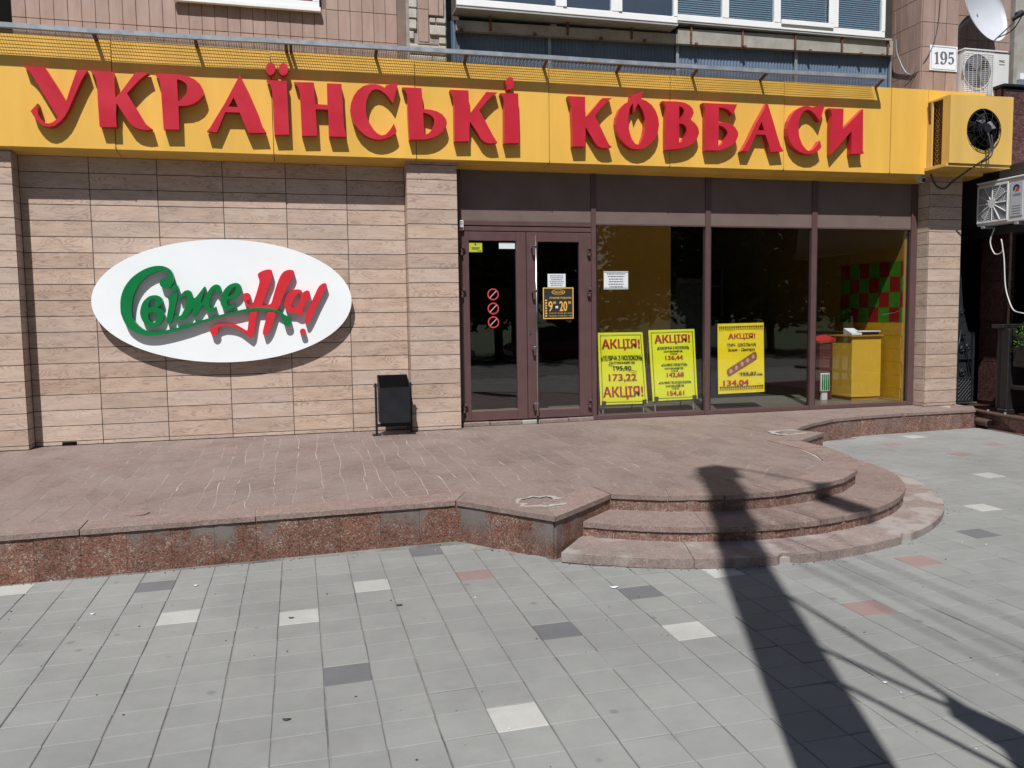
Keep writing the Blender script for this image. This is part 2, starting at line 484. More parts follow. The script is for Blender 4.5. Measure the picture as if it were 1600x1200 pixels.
TX0, TW, TY0, TD = 1.849, .2286, -6.079, .2172
def tile_mat(name, col, var=.085):
    m, nt, b = newmat(name)
    pos = geo(nt)
    va = N(nt, 'ShaderNodeVectorMath', operation='ADD'); va.inputs[1].default_value = (-TX0+TW*200, -TY0+TD*200, 0)
    nt.links.new(pos, va.inputs[0])
    vm = N(nt, 'ShaderNodeVectorMath', operation='MULTIPLY'); vm.inputs[1].default_value = (1/TW, 1/TD, 0)
    nt.links.new(va.outputs[0], vm.inputs[0])
    fl = N(nt, 'ShaderNodeVectorMath', operation='FLOOR'); nt.links.new(vm.outputs[0], fl.inputs[0])
    wn_ = N(nt, 'ShaderNodeTexWhiteNoise'); nt.links.new(fl.outputs[0], wn_.inputs[0])
    big = noise(nt, pos, .9, 5, .6)
    mid = noise(nt, pos, 6.0, 5, .65)
    fine = noise(nt, pos, 260, 2, .6)
    c = mixc(nt, ramp(nt, big.outputs['Fac'], [(.3, (0, 0, 0)), (.7, (1, 1, 1))]).outputs['Color'], tuple(v*.86 for v in col), tuple(v*1.12 for v in col))
    hsv = N(nt, 'ShaderNodeHueSaturation')
    val = mth(nt, 'MULTIPLY_ADD', wn_.outputs['Value'], var, 1-var*.55)
    val = mth(nt, 'MULTIPLY', val, mth(nt, 'MULTIPLY_ADD', mid.outputs['Fac'], .30, .85))
    val = mth(nt, 'MULTIPLY', val, mth(nt, 'MULTIPLY_ADD', fine.outputs['Fac'], .24, .88))
    nt.links.new(val, hsv.inputs['Value']); nt.links.new(c, hsv.inputs['Color'])
    c = hsv.outputs[0]
    # chewing-gum blots and scuffs
    vo = N(nt, 'ShaderNodeTexVoronoi'); vo.inputs['Scale'].default_value = 3.6
    nt.links.new(pos, vo.inputs['Vector'])
    vd = mth(nt, 'ADD', vo.outputs['Distance'], mth(nt, 'MULTIPLY', mid.outputs['Fac'], .06))
    c = mixc(nt, ramp(nt, vd, [(.085, (.50, .50, .50)), (.125, (0, 0, 0))]).outputs['Color'], c, tuple(v*.45 for v in col))
    sc = noise(nt, mapping(nt, pos, (1.6, 5.0, 1)), 3.0, 5, .7)
    c = mixc(nt, ramp(nt, sc.outputs['Fac'], [(.56, (0, 0, 0)), (.76, (.38, .38, .38))]).outputs['Color'], c, tuple(v*.68 for v in col))
    nt.links.new(c, b.inputs['Base Color'])
    b.inputs['Roughness'].default_value = .78
    bump(nt, b, fine.outputs['Fac'], .22, .002)
    return m
M['pv_grey'] = tile_mat('grey_paving_tile', (.240, .246, .239))
M['pv_white'] = tile_mat('white_paving_tile', (.41, .415, .395))
M['pv_dark'] = tile_mat('dark_grey_paving_tile', (.135, .137, .145))
M['pv_red'] = tile_mat('red_paving_tile', (.265, .185, .175))
M['pv_joint'] = plain('paving_joint', (.185, .182, .172), .95, var=.62, scale=4.5)

def facade_tile():
    m, nt, b = newmat('pinkish_facade_tile')
    pos = geo(nt)
    rnd = N(nt, 'ShaderNodeObjectInfo').outputs['Random']
    n1 = noise(nt, mapping(nt, pos, (3, 3, .8)), 3.0, 5, .6)
    c = ramp(nt, n1.outputs['Fac'], [(.3, (.335, .225, .185)), (.7, (.435, .315, .27))]).outputs['Color']
    hsv = N(nt, 'ShaderNodeHueSaturation')
    nt.links.new(mth(nt, 'MULTIPLY_ADD', rnd, .14, .92), hsv.inputs['Value']); nt.links.new(c, hsv.inputs['Color'])
    tc = N(nt, 'ShaderNodeTexCoord').outputs['Object']
    sx = N(nt, 'ShaderNodeSeparateXYZ'); nt.links.new(tc, sx.inputs[0])
    nt.links.new(hsv.outputs[0], b.inputs['Base Color'])
    b.inputs['Roughness'].default_value = .55
    n2 = noise(nt, pos, 60, 3); bump(nt, b, n2.outputs['Fac'], .12, .003)
    return m
M['facade_tile'] = facade_tile()
M['brick'] = plain('pale_silicate_brick', (.50, .48, .44), .9, var=.22, scale=9, bmp=.35, fine=45)
M['tile_back'] = plain('tile_joint_mortar', (.23, .165, .14), .95, var=.2)
M['mortar'] = plain('grey_mortar', (.33, .31, .285), .95, var=.3, scale=12, bmp=.4)
M['blue_sheet'] = plain('blue_corrugated_sheet', (.115, .175, .275), .55, var=.25, scale=2.2, bmp=.05, streak=True)

def leaf_mat(name, col):
    m, nt, b = newmat(name)
    rnd = N(nt, 'ShaderNodeObjectInfo').outputs['Random']
    n1 = noise(nt, geo(nt), 2.2, 4)
    c = ramp(nt, n1.outputs['Fac'], [(.3, tuple(v*.6 for v in col)), (.7, tuple(v*1.35 for v in col))]).outputs['Color']
    nt.links.new(c, b.inputs['Base Color'])
    b.inputs['Roughness'].default_value = .5
    out = nt.nodes['Material Output']
    t = N(nt, 'ShaderNodeBsdfTranslucent'); nt.links.new(c, t.inputs['Color'])
    mx = N(nt, 'ShaderNodeMixShader'); mx.inputs[0].default_value = .3
    nt.links.new(b.outputs[0], mx.inputs[1]); nt.links.new(t.outputs[0], mx.inputs[2])
    nt.links.new(mx.outputs[0], out.inputs['Surface'])
    return m
M['leaf'] = leaf_mat('tree_leaf', (.10, .16, .045))
M['leaf_bright'] = leaf_mat('shrub_leaf', (.10, .22, .03))


ALB = .76
for m_ in M.values():
    nt = m_.node_tree
    b = nt.nodes.get('Principled BSDF')
    if b is None or not b.inputs['Base Color'].is_linked: continue
    src = b.inputs['Base Color'].links[0].from_socket
    out_ = mixc(nt, 1.0, src, (ALB, ALB, ALB), 'MULTIPLY')
    nt.links.new(out_, b.inputs['Base Color'])

FASCIA_LETTERS = [
('У', [[(-0.4914, 4.138), (-0.2813, 4.1328), (-0.1897, 3.9715), (-0.0942, 3.7921), (-0.0438, 3.9335), (0.029, 4.1267), (0.1297, 4.1303), (0.0619, 4.0068), (-0.0177, 3.834), (-0.0711, 3.7133), (-0.1143, 3.6353), (-0.1644, 3.5739), (-0.2213, 3.5292), (-0.2766, 3.5116), (-0.33, 3.5244), (-0.3743, 3.5602), (-0.4101, 3.6088), (-0.445, 3.6714), (-0.3712, 3.7569), (-0.3806, 3.698), (-0.3783, 3.6563), (-0.3636, 3.6151), (-0.3386, 3.5786), (-0.3053, 3.5524), (-0.2706, 3.5506), (-0.2308, 3.5684), (-0.1982, 3.596), (-0.1853, 3.6193), (-0.3461, 3.9334), (-0.4086, 4.0503), (-0.4441, 4.0979)]], []),
('К', [[(0.1534, 4.1318), (0.3916, 4.1293), (0.3936, 3.9749), (0.3957, 3.8558), (0.455, 3.9186), (0.6108, 4.1365), (0.7532, 4.1408), (0.7154, 4.1171), (0.6476, 4.0576), (0.515, 3.9091), (0.6044, 3.7467), (0.6906, 3.5871), (0.7578, 3.5338), (0.6876, 3.5221), (0.6226, 3.5305), (0.5746, 3.5474), (0.5278, 3.5883), (0.4904, 3.651), (0.4048, 3.7966), (0.3929, 3.6678), (0.3939, 3.5412), (0.2558, 3.5368), (0.224, 3.5388), (0.2193, 3.7616), (0.22, 3.9313), (0.2167, 4.0242), (0.1999, 4.0823), (0.1739, 4.1145)]], []),
('Р', [[(0.8061, 4.1354), (0.9791, 4.1414), (1.0618, 4.1403), (1.1445, 4.1279), (1.2185, 4.0993), (1.2751, 4.0504), (1.3046, 3.991), (1.3074, 3.9563), (1.2951, 3.925), (1.2593, 3.8751), (1.1987, 3.8327), (1.1306, 3.8075), (1.0384, 3.7985), (1.0355, 3.5432), (0.8734, 3.5388), (0.8685, 3.7943), (0.8648, 3.984), (0.8597, 4.0526), (0.8374, 4.1029)]], [[(1.0363, 4.0887), (1.084, 4.0785), (1.1165, 4.0587), (1.1375, 4.0252), (1.1385, 3.9906), (1.1283, 3.9466), (1.1058, 3.9106), (1.0753, 3.8786), (1.0366, 3.8505)]]),
('А', [[(1.7036, 4.1759), (1.8007, 3.9653), (1.896, 3.7259), (1.9268, 3.6158), (1.9681, 3.5478), (1.7713, 3.5377), (1.7317, 3.6338), (1.6848, 3.7602), (1.5301, 3.7572), (1.4313, 3.5321), (1.3252, 3.5364), (1.3653, 3.5822), (1.4019, 3.6454), (1.5297, 3.854)]], [[(1.6267, 3.9251), (1.6681, 3.8187), (1.5668, 3.8189)]]),
('Ї', [[(1.9897, 4.1353), (2.2139, 4.1393), (2.2157, 3.8622), (2.2195, 3.5368), (2.0553, 3.5273), (2.0507, 3.7645), (2.049, 3.9608), (2.0455, 4.0318), (2.0275, 4.0931)], [(2.0935, 4.2674), (2.0901, 4.2458), (2.0819, 4.226), (2.0697, 4.21), (2.0547, 4.1992), (2.0383, 4.1949), (2.0221, 4.1973), (2.0078, 4.2063), (1.9968, 4.2209), (1.99, 4.2397), (1.9883, 4.261), (1.9916, 4.2825), (1.9998, 4.3022), (2.012, 4.3183), (2.027, 4.329), (2.0433, 4.3334), (2.0594, 4.331), (2.0738, 4.3221), (2.0849, 4.3075), (2.0917, 4.2887)], [(2.2335, 4.2698), (2.2302, 4.2486), (2.222, 4.2293), (2.2097, 4.2135), (2.1946, 4.203), (2.1781, 4.1987), (2.1618, 4.2011), (2.1474, 4.2098), (2.1362, 4.2241), (2.1294, 4.2425), (2.1276, 4.2633), (2.1309, 4.2843), (2.1391, 4.3037), (2.1513, 4.3193), (2.1664, 4.3299), (2.1829, 4.3342), (2.1991, 4.3319), (2.2136, 4.3232), (2.2248, 4.309), (2.2317, 4.2906)]], []),
('Н', [[(2.2934, 4.1305), (2.5169, 4.1388), (2.5225, 3.8957), (2.6626, 3.8937), (2.6639, 4.1382), (2.8295, 4.1404), (2.8288, 4.0568), (2.8352, 3.8751), (2.8408, 3.6654), (2.8646, 3.5399), (2.6694, 3.5346), (2.6654, 3.8394), (2.5251, 3.8371), (2.5334, 3.5381), (2.3621, 3.531), (2.3586, 3.8243), (2.354, 4.004), (2.3401, 4.066), (2.3192, 4.1051)]], []),
('С', [[(3.4856, 4.1804), (3.4647, 4.1008), (3.4184, 3.9505), (3.3729, 4.0128), (3.3272, 4.061), (3.2719, 4.0948), (3.2254, 4.1042), (3.1783, 4.0851), (3.1398, 4.0372), (3.1119, 3.9715), (3.1008, 3.9068), (3.1015, 3.8333), (3.1137, 3.7696), (3.1399, 3.7063), (3.1846, 3.6345), (3.2302, 3.5902), (3.2766, 3.5717), (3.324, 3.5849), (3.3725, 3.6333), (3.4265, 3.7146), (3.4397, 3.6734), (3.4575, 3.6277), (3.4378, 3.5989), (3.38, 3.5593), (3.3133, 3.5334), (3.2471, 3.5214), (3.1723, 3.5276), (3.0893, 3.5612), (3.0077, 3.6314), (2.9546, 3.7163), (2.9293, 3.7975), (2.922, 3.8612), (2.9334, 3.9348), (2.9632, 4.0094), (3.0112, 4.0759), (3.0774, 4.1298), (3.1523, 4.155), (3.2269, 4.1593), (3.2826, 4.1477), (3.3289, 4.1255), (3.3437, 4.1539), (3.4335, 4.1728)]], []),
('Ь', [[(3.5367, 4.1417), (3.7656, 4.1452), (3.7707, 4.0338), (3.7774, 3.9035), (3.8659, 3.8985), (3.9431, 3.8835), (4.0104, 3.8492), (4.0531, 3.7947), (4.0649, 3.7481), (4.0512, 3.7003), (4.016, 3.6516), (3.9466, 3.5968), (3.878, 3.5657), (3.8001, 3.5465), (3.6076, 3.5359), (3.6013, 3.6712), (3.5963, 3.8573), (3.5949, 3.9966), (3.5872, 4.0704), (3.5645, 4.1155)]], [[(3.7783, 3.8615), (3.8455, 3.846), (3.8884, 3.8199), (3.9117, 3.7788), (3.9056, 3.7221), (3.8801, 3.6646), (3.8405, 3.6206), (3.7868, 3.5967), (3.7801, 3.7259)]]),
('К', [[(4.1091, 4.1455), (4.335, 4.1485), (4.3414, 3.9598), (4.3467, 3.87), (4.5583, 4.1437), (4.6956, 4.1445), (4.6378, 4.1061), (4.5564, 4.0276), (4.4647, 3.9184), (4.5327, 3.8074), (4.6301, 3.6299), (4.6892, 3.541), (4.5883, 3.5304), (4.5283, 3.5443), (4.4789, 3.5854), (4.4304, 3.6645), (4.348, 3.7799), (4.3361, 3.6748), (4.3338, 3.5461), (4.1558, 3.539), (4.1562, 3.8089), (4.158, 3.9977), (4.1467, 4.0724), (4.1281, 4.1184)]], []),
('І', [[(4.7338, 4.1389), (4.9589, 4.1473), (4.966, 3.8467), (4.9651, 3.549), (4.7753, 3.5396), (4.7798, 3.838), (4.7809, 4.0488), (4.7635, 4.1052)], [(4.9086, 4.2661), (4.9058, 4.2423), (4.8981, 4.2205), (4.8864, 4.2029), (4.8718, 4.1913), (4.8558, 4.1866), (4.8398, 4.1895), (4.8256, 4.1996), (4.8144, 4.2158), (4.8074, 4.2367), (4.8052, 4.2602), (4.8081, 4.2839), (4.8157, 4.3056), (4.8274, 4.3232), (4.8419, 4.3348), (4.858, 4.3395), (4.8739, 4.3367), (4.8881, 4.3267), (4.8994, 4.3105), (4.9064, 4.2896)]], []),
('К', [[(5.6039, 4.1499), (5.8314, 4.1522), (5.8297, 3.8869), (6.0614, 4.1496), (6.1932, 4.1565), (6.1367, 4.1141), (6.0501, 4.0356), (5.9582, 3.9225), (6.0274, 3.807), (6.1023, 3.6613), (6.1453, 3.5834), (6.1908, 3.5452), (6.1342, 3.5311), (6.0476, 3.5318), (5.9938, 3.5526), (5.951, 3.6056), (5.8343, 3.7836), (5.8273, 3.5413), (5.6623, 3.535), (5.6638, 3.7221), (5.6548, 3.9179), (5.6504, 4.0352), (5.6299, 4.1025)]], []),
('О', [[(6.4415, 4.1398), (6.3648, 4.096), (6.2992, 4.0281), (6.2553, 3.9266), (6.2441, 3.8366), (6.2601, 3.7476), (6.3089, 3.6498), (6.3745, 3.5823), (6.4514, 3.5401), (6.5397, 3.5303), (6.6284, 3.5518), (6.7174, 3.6057), (6.7844, 3.6791), (6.8235, 3.7616), (6.8379, 3.8532), (6.8267, 3.9434), (6.7897, 4.0323), (6.734, 4.0998), (6.6618, 4.1462), (6.59, 4.1674), (6.5955, 4.2127), (6.6199, 4.2659), (6.5295, 4.234), (6.4471, 4.1997)]], [[(6.4743, 4.1086), (6.4325, 4.0447), (6.4115, 3.934), (6.4156, 3.8243), (6.4319, 3.7349), (6.4626, 3.656), (6.5066, 3.6025), (6.5453, 3.5869), (6.5896, 3.6259), (6.6285, 3.7231), (6.6485, 3.8246), (6.643, 3.9348), (6.6065, 4.0333), (6.5491, 4.1104), (6.5127, 4.0487), (6.4851, 3.9824), (6.4797, 4.047)]]),
('В', [[(6.8845, 4.1557), (7.087, 4.1601), (7.189, 4.1532), (7.2688, 4.1218), (7.3147, 4.0783), (7.3286, 4.0281), (7.3094, 3.9762), (7.281, 3.9392), (7.3499, 3.8965), (7.3962, 3.8372), (7.408, 3.7762), (7.3854, 3.7138), (7.3397, 3.6556), (7.2597, 3.6013), (7.1685, 3.5702), (7.0662, 3.553), (6.9362, 3.5431), (6.9357, 3.7765), (6.9387, 3.979), (6.9351, 4.0797), (6.9182, 4.1242)]], [[(7.1211, 4.1042), (7.1665, 4.0913), (7.1928, 4.052), (7.1839, 4.0008), (7.15, 3.9484), (7.1218, 3.9166)], [(7.1219, 3.8862), (7.1787, 3.8786), (7.2187, 3.8447), (7.2303, 3.7891), (7.2135, 3.7272), (7.1738, 3.6694), (7.1228, 3.6164)]]),
('Б', [[(7.4575, 4.1619), (7.9579, 4.1669), (7.9176, 4.0771), (7.8945, 4.0296), (7.8648, 4.0643), (7.8236, 4.0932), (7.7649, 4.1129), (7.6892, 4.1173), (7.6907, 3.9222), (7.7782, 3.9261), (7.8604, 3.9144), (7.9314, 3.8709), (7.9733, 3.8105), (7.9773, 3.7588), (7.9449, 3.6951), (7.8864, 3.6409), (7.8045, 3.5962), (7.6994, 3.5612), (7.5017, 3.556), (7.5001, 3.8007), (7.5011, 4.0057), (7.4925, 4.0973), (7.4749, 4.1424)]], [[(7.691, 3.8861), (7.7553, 3.8684), (7.8024, 3.8343), (7.8239, 3.7938), (7.8091, 3.7415), (7.7686, 3.6777), (7.7222, 3.6294), (7.6873, 3.6125)]]),
('А', [[(8.4094, 4.2075), (8.4908, 3.9899), (8.5792, 3.7416), (8.6171, 3.6481), (8.6608, 3.5863), (8.4725, 3.5688), (8.4411, 3.6519), (8.385, 3.7914), (8.2409, 3.7906), (8.1301, 3.5667), (8.0231, 3.5649), (8.0642, 3.6061), (8.1343, 3.7236), (8.251, 3.9476)]], [[(8.3226, 3.9613), (8.3662, 3.8482), (8.2666, 3.8491)]]),
('С', [[(9.2859, 4.2183), (9.2506, 4.1102), (9.2153, 4.002), (9.1897, 4.0328), (9.1387, 4.0942), (9.0758, 4.1389), (9.026, 4.1523), (8.9646, 4.1334), (8.9164, 4.073), (8.8871, 3.987), (8.8828, 3.881), (8.9031, 3.7759), (8.9479, 3.682), (9.011, 3.6205), (9.0548, 3.6008), (9.1105, 3.6189), (9.1717, 3.68), (9.2203, 3.7514), (9.2471, 3.6615), (9.198, 3.6115), (9.1114, 3.5708), (9.012, 3.5619), (8.9126, 3.5849), (8.8254, 3.6348), (8.7629, 3.7066), (8.7246, 3.8003), (8.717, 3.895), (8.7399, 3.9909), (8.7933, 4.0882), (8.8658, 4.155), (8.9512, 4.193), (9.0251, 4.1999), (9.0873, 4.185), (9.1615, 4.2035)]], []),
('И', [[(9.3492, 4.1874), (9.5824, 4.1925), (9.5798, 3.9166), (9.8949, 4.2037), (9.9021, 3.8167), (9.9039, 3.643), (9.9231, 3.6002), (9.7201, 3.5874), (9.7166, 3.8955), (9.3999, 3.5726), (9.3954, 3.9032), (9.3991, 4.0852), (9.3812, 4.1591)]], []),
]
LOGO_LETTERS = [
('С', 'green', [[(0.7237, 1.8762), (0.7184, 1.8488), (0.7312, 1.8158), (0.7612, 1.7965), (0.8021, 1.7908), (0.8337, 1.8044), (0.8584, 1.8374), (0.8705, 1.8759), (0.874, 1.9198), (0.8664, 1.9583), (0.8426, 2.0022), (0.8077, 2.0296), (0.7674, 2.0459), (0.7163, 2.0496), (0.6649, 2.0441), (0.6029, 2.0265), (0.5405, 1.9965), (0.4673, 1.9475), (0.4039, 1.8878), (0.3498, 1.8119), (0.316, 1.736), (0.2972, 1.66), (0.2922, 1.5894), (0.2928, 1.5185), (0.3033, 1.4766), (0.3208, 1.4217), (0.3484, 1.3666), (0.387, 1.3276), (0.436, 1.2911), (0.4858, 1.2682), (0.5464, 1.2532), (0.618, 1.2508), (0.6799, 1.2562), (0.7736, 1.2739), (0.8891, 1.3023), (1.0479, 1.3498), (1.1191, 1.3766), (1.2978, 1.433), (1.4056, 1.4658), (1.5497, 1.495), (1.6857, 1.5225), (1.8217, 1.5267), (1.9581, 1.5156), (2.0304, 1.4843), (2.0793, 1.438), (2.0749, 1.3904), (2.0855, 1.352), (2.1265, 1.3351), (2.1627, 1.3651), (2.1636, 1.4158), (2.1397, 1.4467), (2.0943, 1.4712), (2.0316, 1.5195), (1.9591, 1.5441), (1.8229, 1.5597), (1.6868, 1.5517), (1.5509, 1.525), (1.3707, 1.4819), (1.2274, 1.4402), (1.085, 1.3988), (0.9435, 1.3546), (0.8907, 1.3384), (0.7859, 1.3152), (0.6818, 1.2977), (0.6201, 1.296), (0.5792, 1.2995), (0.539, 1.314), (0.4995, 1.3422), (0.4655, 1.3757), (0.4368, 1.4145), (0.4181, 1.4477), (0.4076, 1.4916), (0.4077, 1.5463), (0.4122, 1.5881), (0.4232, 1.659), (0.4415, 1.7243), (0.4699, 1.7896), (0.5136, 1.8549), (0.5669, 1.9093), (0.6196, 1.9474), (0.677, 1.9747), (0.729, 1.9912), (0.7753, 1.9939), (0.8055, 1.9803), (0.8197, 1.9528), (0.8208, 1.9199), (0.812, 1.8952), (0.7933, 1.8815), (0.781, 1.8925), (0.7608, 1.9008), (0.74, 1.8953)]], []),
('в', 'green', [[(0.6651, 1.7149), (0.7005, 1.7053), (0.7302, 1.6804), (0.7418, 1.6528), (0.7326, 1.6198), (0.7107, 1.5925), (0.6842, 1.5735), (0.7247, 1.5593), (0.7466, 1.5315), (0.7526, 1.4928), (0.7426, 1.4432), (0.7174, 1.3994), (0.685, 1.3667), (0.6431, 1.3508), (0.592, 1.3544), (0.552, 1.3743), (0.5184, 1.4188), (0.5004, 1.4685), (0.4951, 1.5179), (0.5053, 1.5726), (0.5285, 1.6326), (0.5662, 1.6761), (0.6084, 1.7059)]], [[(0.6426, 1.6728), (0.6629, 1.6671), (0.664, 1.6369), (0.6548, 1.604), (0.6333, 1.5823), (0.6021, 1.5716), (0.5871, 1.5772), (0.5914, 1.6156), (0.6057, 1.6484), (0.627, 1.6674)], [(0.6099, 1.5193), (0.6408, 1.5217), (0.6654, 1.4994), (0.6716, 1.4662), (0.6649, 1.4332), (0.6482, 1.4059), (0.6249, 1.4007), (0.5952, 1.4232), (0.5817, 1.4619), (0.5832, 1.4949)]]),
('і', 'green', [[(0.8981, 1.7398), (0.9077, 1.7232), (0.8939, 1.646), (0.8628, 1.5301), (0.8433, 1.4418), (0.8289, 1.4088), (0.8045, 1.3842), (0.7816, 1.3929), (0.7725, 1.4207), (0.7833, 1.4869), (0.8027, 1.575), (0.8078, 1.6301), (0.802, 1.6743), (0.7949, 1.6881), (0.8244, 1.7127), (0.8615, 1.7318)], [(0.9198, 1.7958), (0.9153, 1.7786), (0.9043, 1.7648), (0.889, 1.7572), (0.8724, 1.7573), (0.8578, 1.7651), (0.8481, 1.7789), (0.8452, 1.7961), (0.8497, 1.8133), (0.8606, 1.8271), (0.8759, 1.8347), (0.8925, 1.8346), (0.9071, 1.8269), (0.9168, 1.813)]], []),
('ж', 'green', [[(0.9201, 1.6783), (0.9281, 1.6629), (0.9461, 1.6781), (0.9761, 1.7025), (0.9995, 1.7085), (1.0051, 1.6777), (0.9958, 1.6223), (0.9694, 1.5486), (0.9377, 1.4874), (0.9082, 1.4723), (0.8945, 1.4891), (0.8743, 1.4894), (0.8619, 1.4699), (0.8665, 1.4452), (0.8944, 1.4232), (0.9291, 1.4227), (0.9706, 1.4437), (1.0192, 1.4925), (1.0628, 1.56), (1.0577, 1.5106), (1.062, 1.4734), (1.0759, 1.4578), (1.094, 1.473), (1.1378, 1.5406), (1.1814, 1.6021), (1.1971, 1.5585), (1.2191, 1.5242), (1.2539, 1.5113), (1.2896, 1.5202), (1.3213, 1.5759), (1.3033, 1.5667), (1.2676, 1.5578), (1.2509, 1.5828), (1.2496, 1.62), (1.2668, 1.6819), (1.2929, 1.7437), (1.3177, 1.7745), (1.3258, 1.7559), (1.3458, 1.7403), (1.3753, 1.7401), (1.3855, 1.7742), (1.3782, 1.8115), (1.3496, 1.8333), (1.3141, 1.8303), (1.2717, 1.7995), (1.2342, 1.744), (1.1964, 1.6824), (1.1587, 1.6208), (1.1699, 1.6764), (1.2128, 1.7936), (1.2047, 1.8091), (1.1896, 1.7968), (1.1587, 1.7568), (1.1094, 1.6954), (1.0824, 1.6771), (1.0692, 1.708), (1.0536, 1.7512), (1.0254, 1.7698), (0.9904, 1.7639), (0.9604, 1.7395), (0.9299, 1.7028)]], []),
('е', 'green', [[(1.5458, 1.8513), (1.5813, 1.8449), (1.6099, 1.8105), (1.6081, 1.7669), (1.5885, 1.7232), (1.5512, 1.686), (1.5028, 1.6677), (1.4549, 1.6587), (1.4476, 1.6245), (1.4523, 1.5933), (1.4756, 1.5805), (1.5118, 1.5927), (1.5421, 1.6049), (1.5349, 1.5737), (1.4981, 1.5491), (1.45, 1.5371), (1.4091, 1.5532), (1.3809, 1.5877), (1.3711, 1.6376), (1.3815, 1.6748), (1.3986, 1.7306), (1.4304, 1.7864), (1.4796, 1.8297), (1.5158, 1.8451)]], [[(1.5441, 1.8077), (1.549, 1.7796), (1.5294, 1.7361), (1.4927, 1.7114), (1.4623, 1.6941), (1.4694, 1.724), (1.4887, 1.7612), (1.5198, 1.7953)]]),
('Н', 'red', [[(1.8013, 1.9507), (1.8387, 1.9836), (1.9031, 2.0071), (1.9621, 2.0025), (1.9672, 1.9412), (1.9529, 1.8753), (1.9133, 1.7905), (1.8679, 1.668), (1.8406, 1.5945), (1.8969, 1.5921), (1.9433, 1.6106), (1.964, 1.6767), (2.005, 1.7995), (2.0453, 1.9034), (2.0844, 1.9695), (2.1407, 2.0027), (2.2052, 2.0027), (2.2197, 1.9696), (2.2021, 1.9127), (2.1533, 1.8369), (2.0937, 1.7138), (2.0434, 1.5907), (2.0039, 1.5151), (1.9733, 1.4299), (1.9427, 1.3447), (1.9034, 1.2693), (1.8561, 1.2273), (1.8384, 1.2419), (1.8353, 1.28), (1.8616, 1.3745), (1.8931, 1.4879), (1.904, 1.5352), (1.8039, 1.5363), (1.7794, 1.4893), (1.763, 1.4139), (1.7454, 1.31), (1.7293, 1.244), (1.7007, 1.2066), (1.6828, 1.2117), (1.6303, 1.2553), (1.5605, 1.3132), (1.4898, 1.3407), (1.4188, 1.3513), (1.365, 1.3427), (1.3332, 1.3245), (1.3362, 1.2889), (1.3169, 1.2517), (1.2853, 1.2382), (1.2551, 1.2575), (1.2434, 1.2952), (1.2582, 1.3323), (1.3036, 1.3597), (1.3664, 1.3774), (1.4555, 1.376), (1.5266, 1.3655), (1.5882, 1.3316), (1.6498, 1.2927), (1.664, 1.3114), (1.6759, 1.3868), (1.6927, 1.4715), (1.7115, 1.5354), (1.6783, 1.566), (1.6441, 1.6133), (1.6279, 1.6604), (1.6249, 1.698), (1.6395, 1.7261), (1.6758, 1.7352), (1.7066, 1.7162), (1.7115, 1.6786), (1.6861, 1.6506), (1.663, 1.6367), (1.6843, 1.6036), (1.7245, 1.5938), (1.7391, 1.6219), (1.7744, 1.7158), (1.8177, 1.8568), (1.8131, 1.9038)]], []),
('а', 'red', [[(2.259, 1.7731), (2.2958, 1.7633), (2.3103, 1.7346), (2.3389, 1.7536), (2.3701, 1.7598), (2.3914, 1.7437), (2.3903, 1.7119), (2.3733, 1.6673), (2.3336, 1.5975), (2.3133, 1.5466), (2.3, 1.5212), (2.3116, 1.4956), (2.292, 1.4671), (2.2547, 1.4675), (2.2243, 1.4839), (2.1939, 1.497), (2.1507, 1.4975), (2.1146, 1.5233), (2.0947, 1.568), (2.0934, 1.6187), (2.1075, 1.6693), (2.1336, 1.7135), (2.1718, 1.7513), (2.2156, 1.7701)]], [[(2.2635, 1.7254), (2.2851, 1.7221), (2.287, 1.6871), (2.2634, 1.63), (2.2367, 1.5729), (2.2082, 1.5541), (2.1776, 1.5608), (2.1789, 1.5989), (2.1991, 1.6496), (2.2254, 1.6939)]]),
('!', 'red', [[(2.5541, 1.8452), (2.5854, 1.8419), (2.5953, 1.8194), (2.5769, 1.7747), (2.5368, 1.6981), (2.4834, 1.5961), (2.4229, 1.4686), (2.3698, 1.3732), (2.3381, 1.3576), (2.3266, 1.3866), (2.3414, 1.4568), (2.3688, 1.5332), (2.4092, 1.6223), (2.456, 1.7178), (2.4896, 1.7879), (2.5157, 1.8197)], [(2.3313, 1.268), (2.3274, 1.2525), (2.3173, 1.2402), (2.303, 1.2335), (2.2875, 1.2338), (2.2738, 1.241), (2.2646, 1.2536), (2.2617, 1.2692), (2.2656, 1.2847), (2.2757, 1.297), (2.2899, 1.3037), (2.3054, 1.3035), (2.3191, 1.2963), (2.3284, 1.2836)]], []),
]
# ================================================================ SETTING
GA, GB = -.335, .0065
def gz(x): return GA+GB*x

# ground sheet to the horizon, the road behind the viewer, the pavement
g = mk('ground', [(-500, -500, -.75), (500, -500, -.75), (500, 500, -.75), (-500, 500, -.75)], [(0, 1, 2, 3)], M['grass'])
tag(g, kind='structure')
rd = MB().box(-60, 80, -22.6, -19, -.74, -.52).build('road', M['asphalt']); tag(rd, kind='structure')
JZ = .006
px0, px1, py0, py1 = -14.0, 26.0, -19.0, 1.0
pv = mk('pavement', [(px0, py0, gz(px0)-JZ), (px1, py0, gz(px1)-JZ), (px1, py1, gz(px1)-JZ), (px0, py1, gz(px0)-JZ),
                     (px0, py0, -.9), (px1, py0, -.9), (px1, py1, -.9), (px0, py1, -.9)],
        [(0, 1, 2, 3), (4, 7, 6, 5), (0, 4, 5, 1), (1, 5, 6, 2), (2, 6, 7, 3), (3, 7, 4, 0)], M['pv_joint'])
tag(pv, kind='structure')
lawn = MB().box(-60, 80, -60, -22.8, -.74, -.50).build('lawn', M['grass']); tag(lawn, kind='structure')

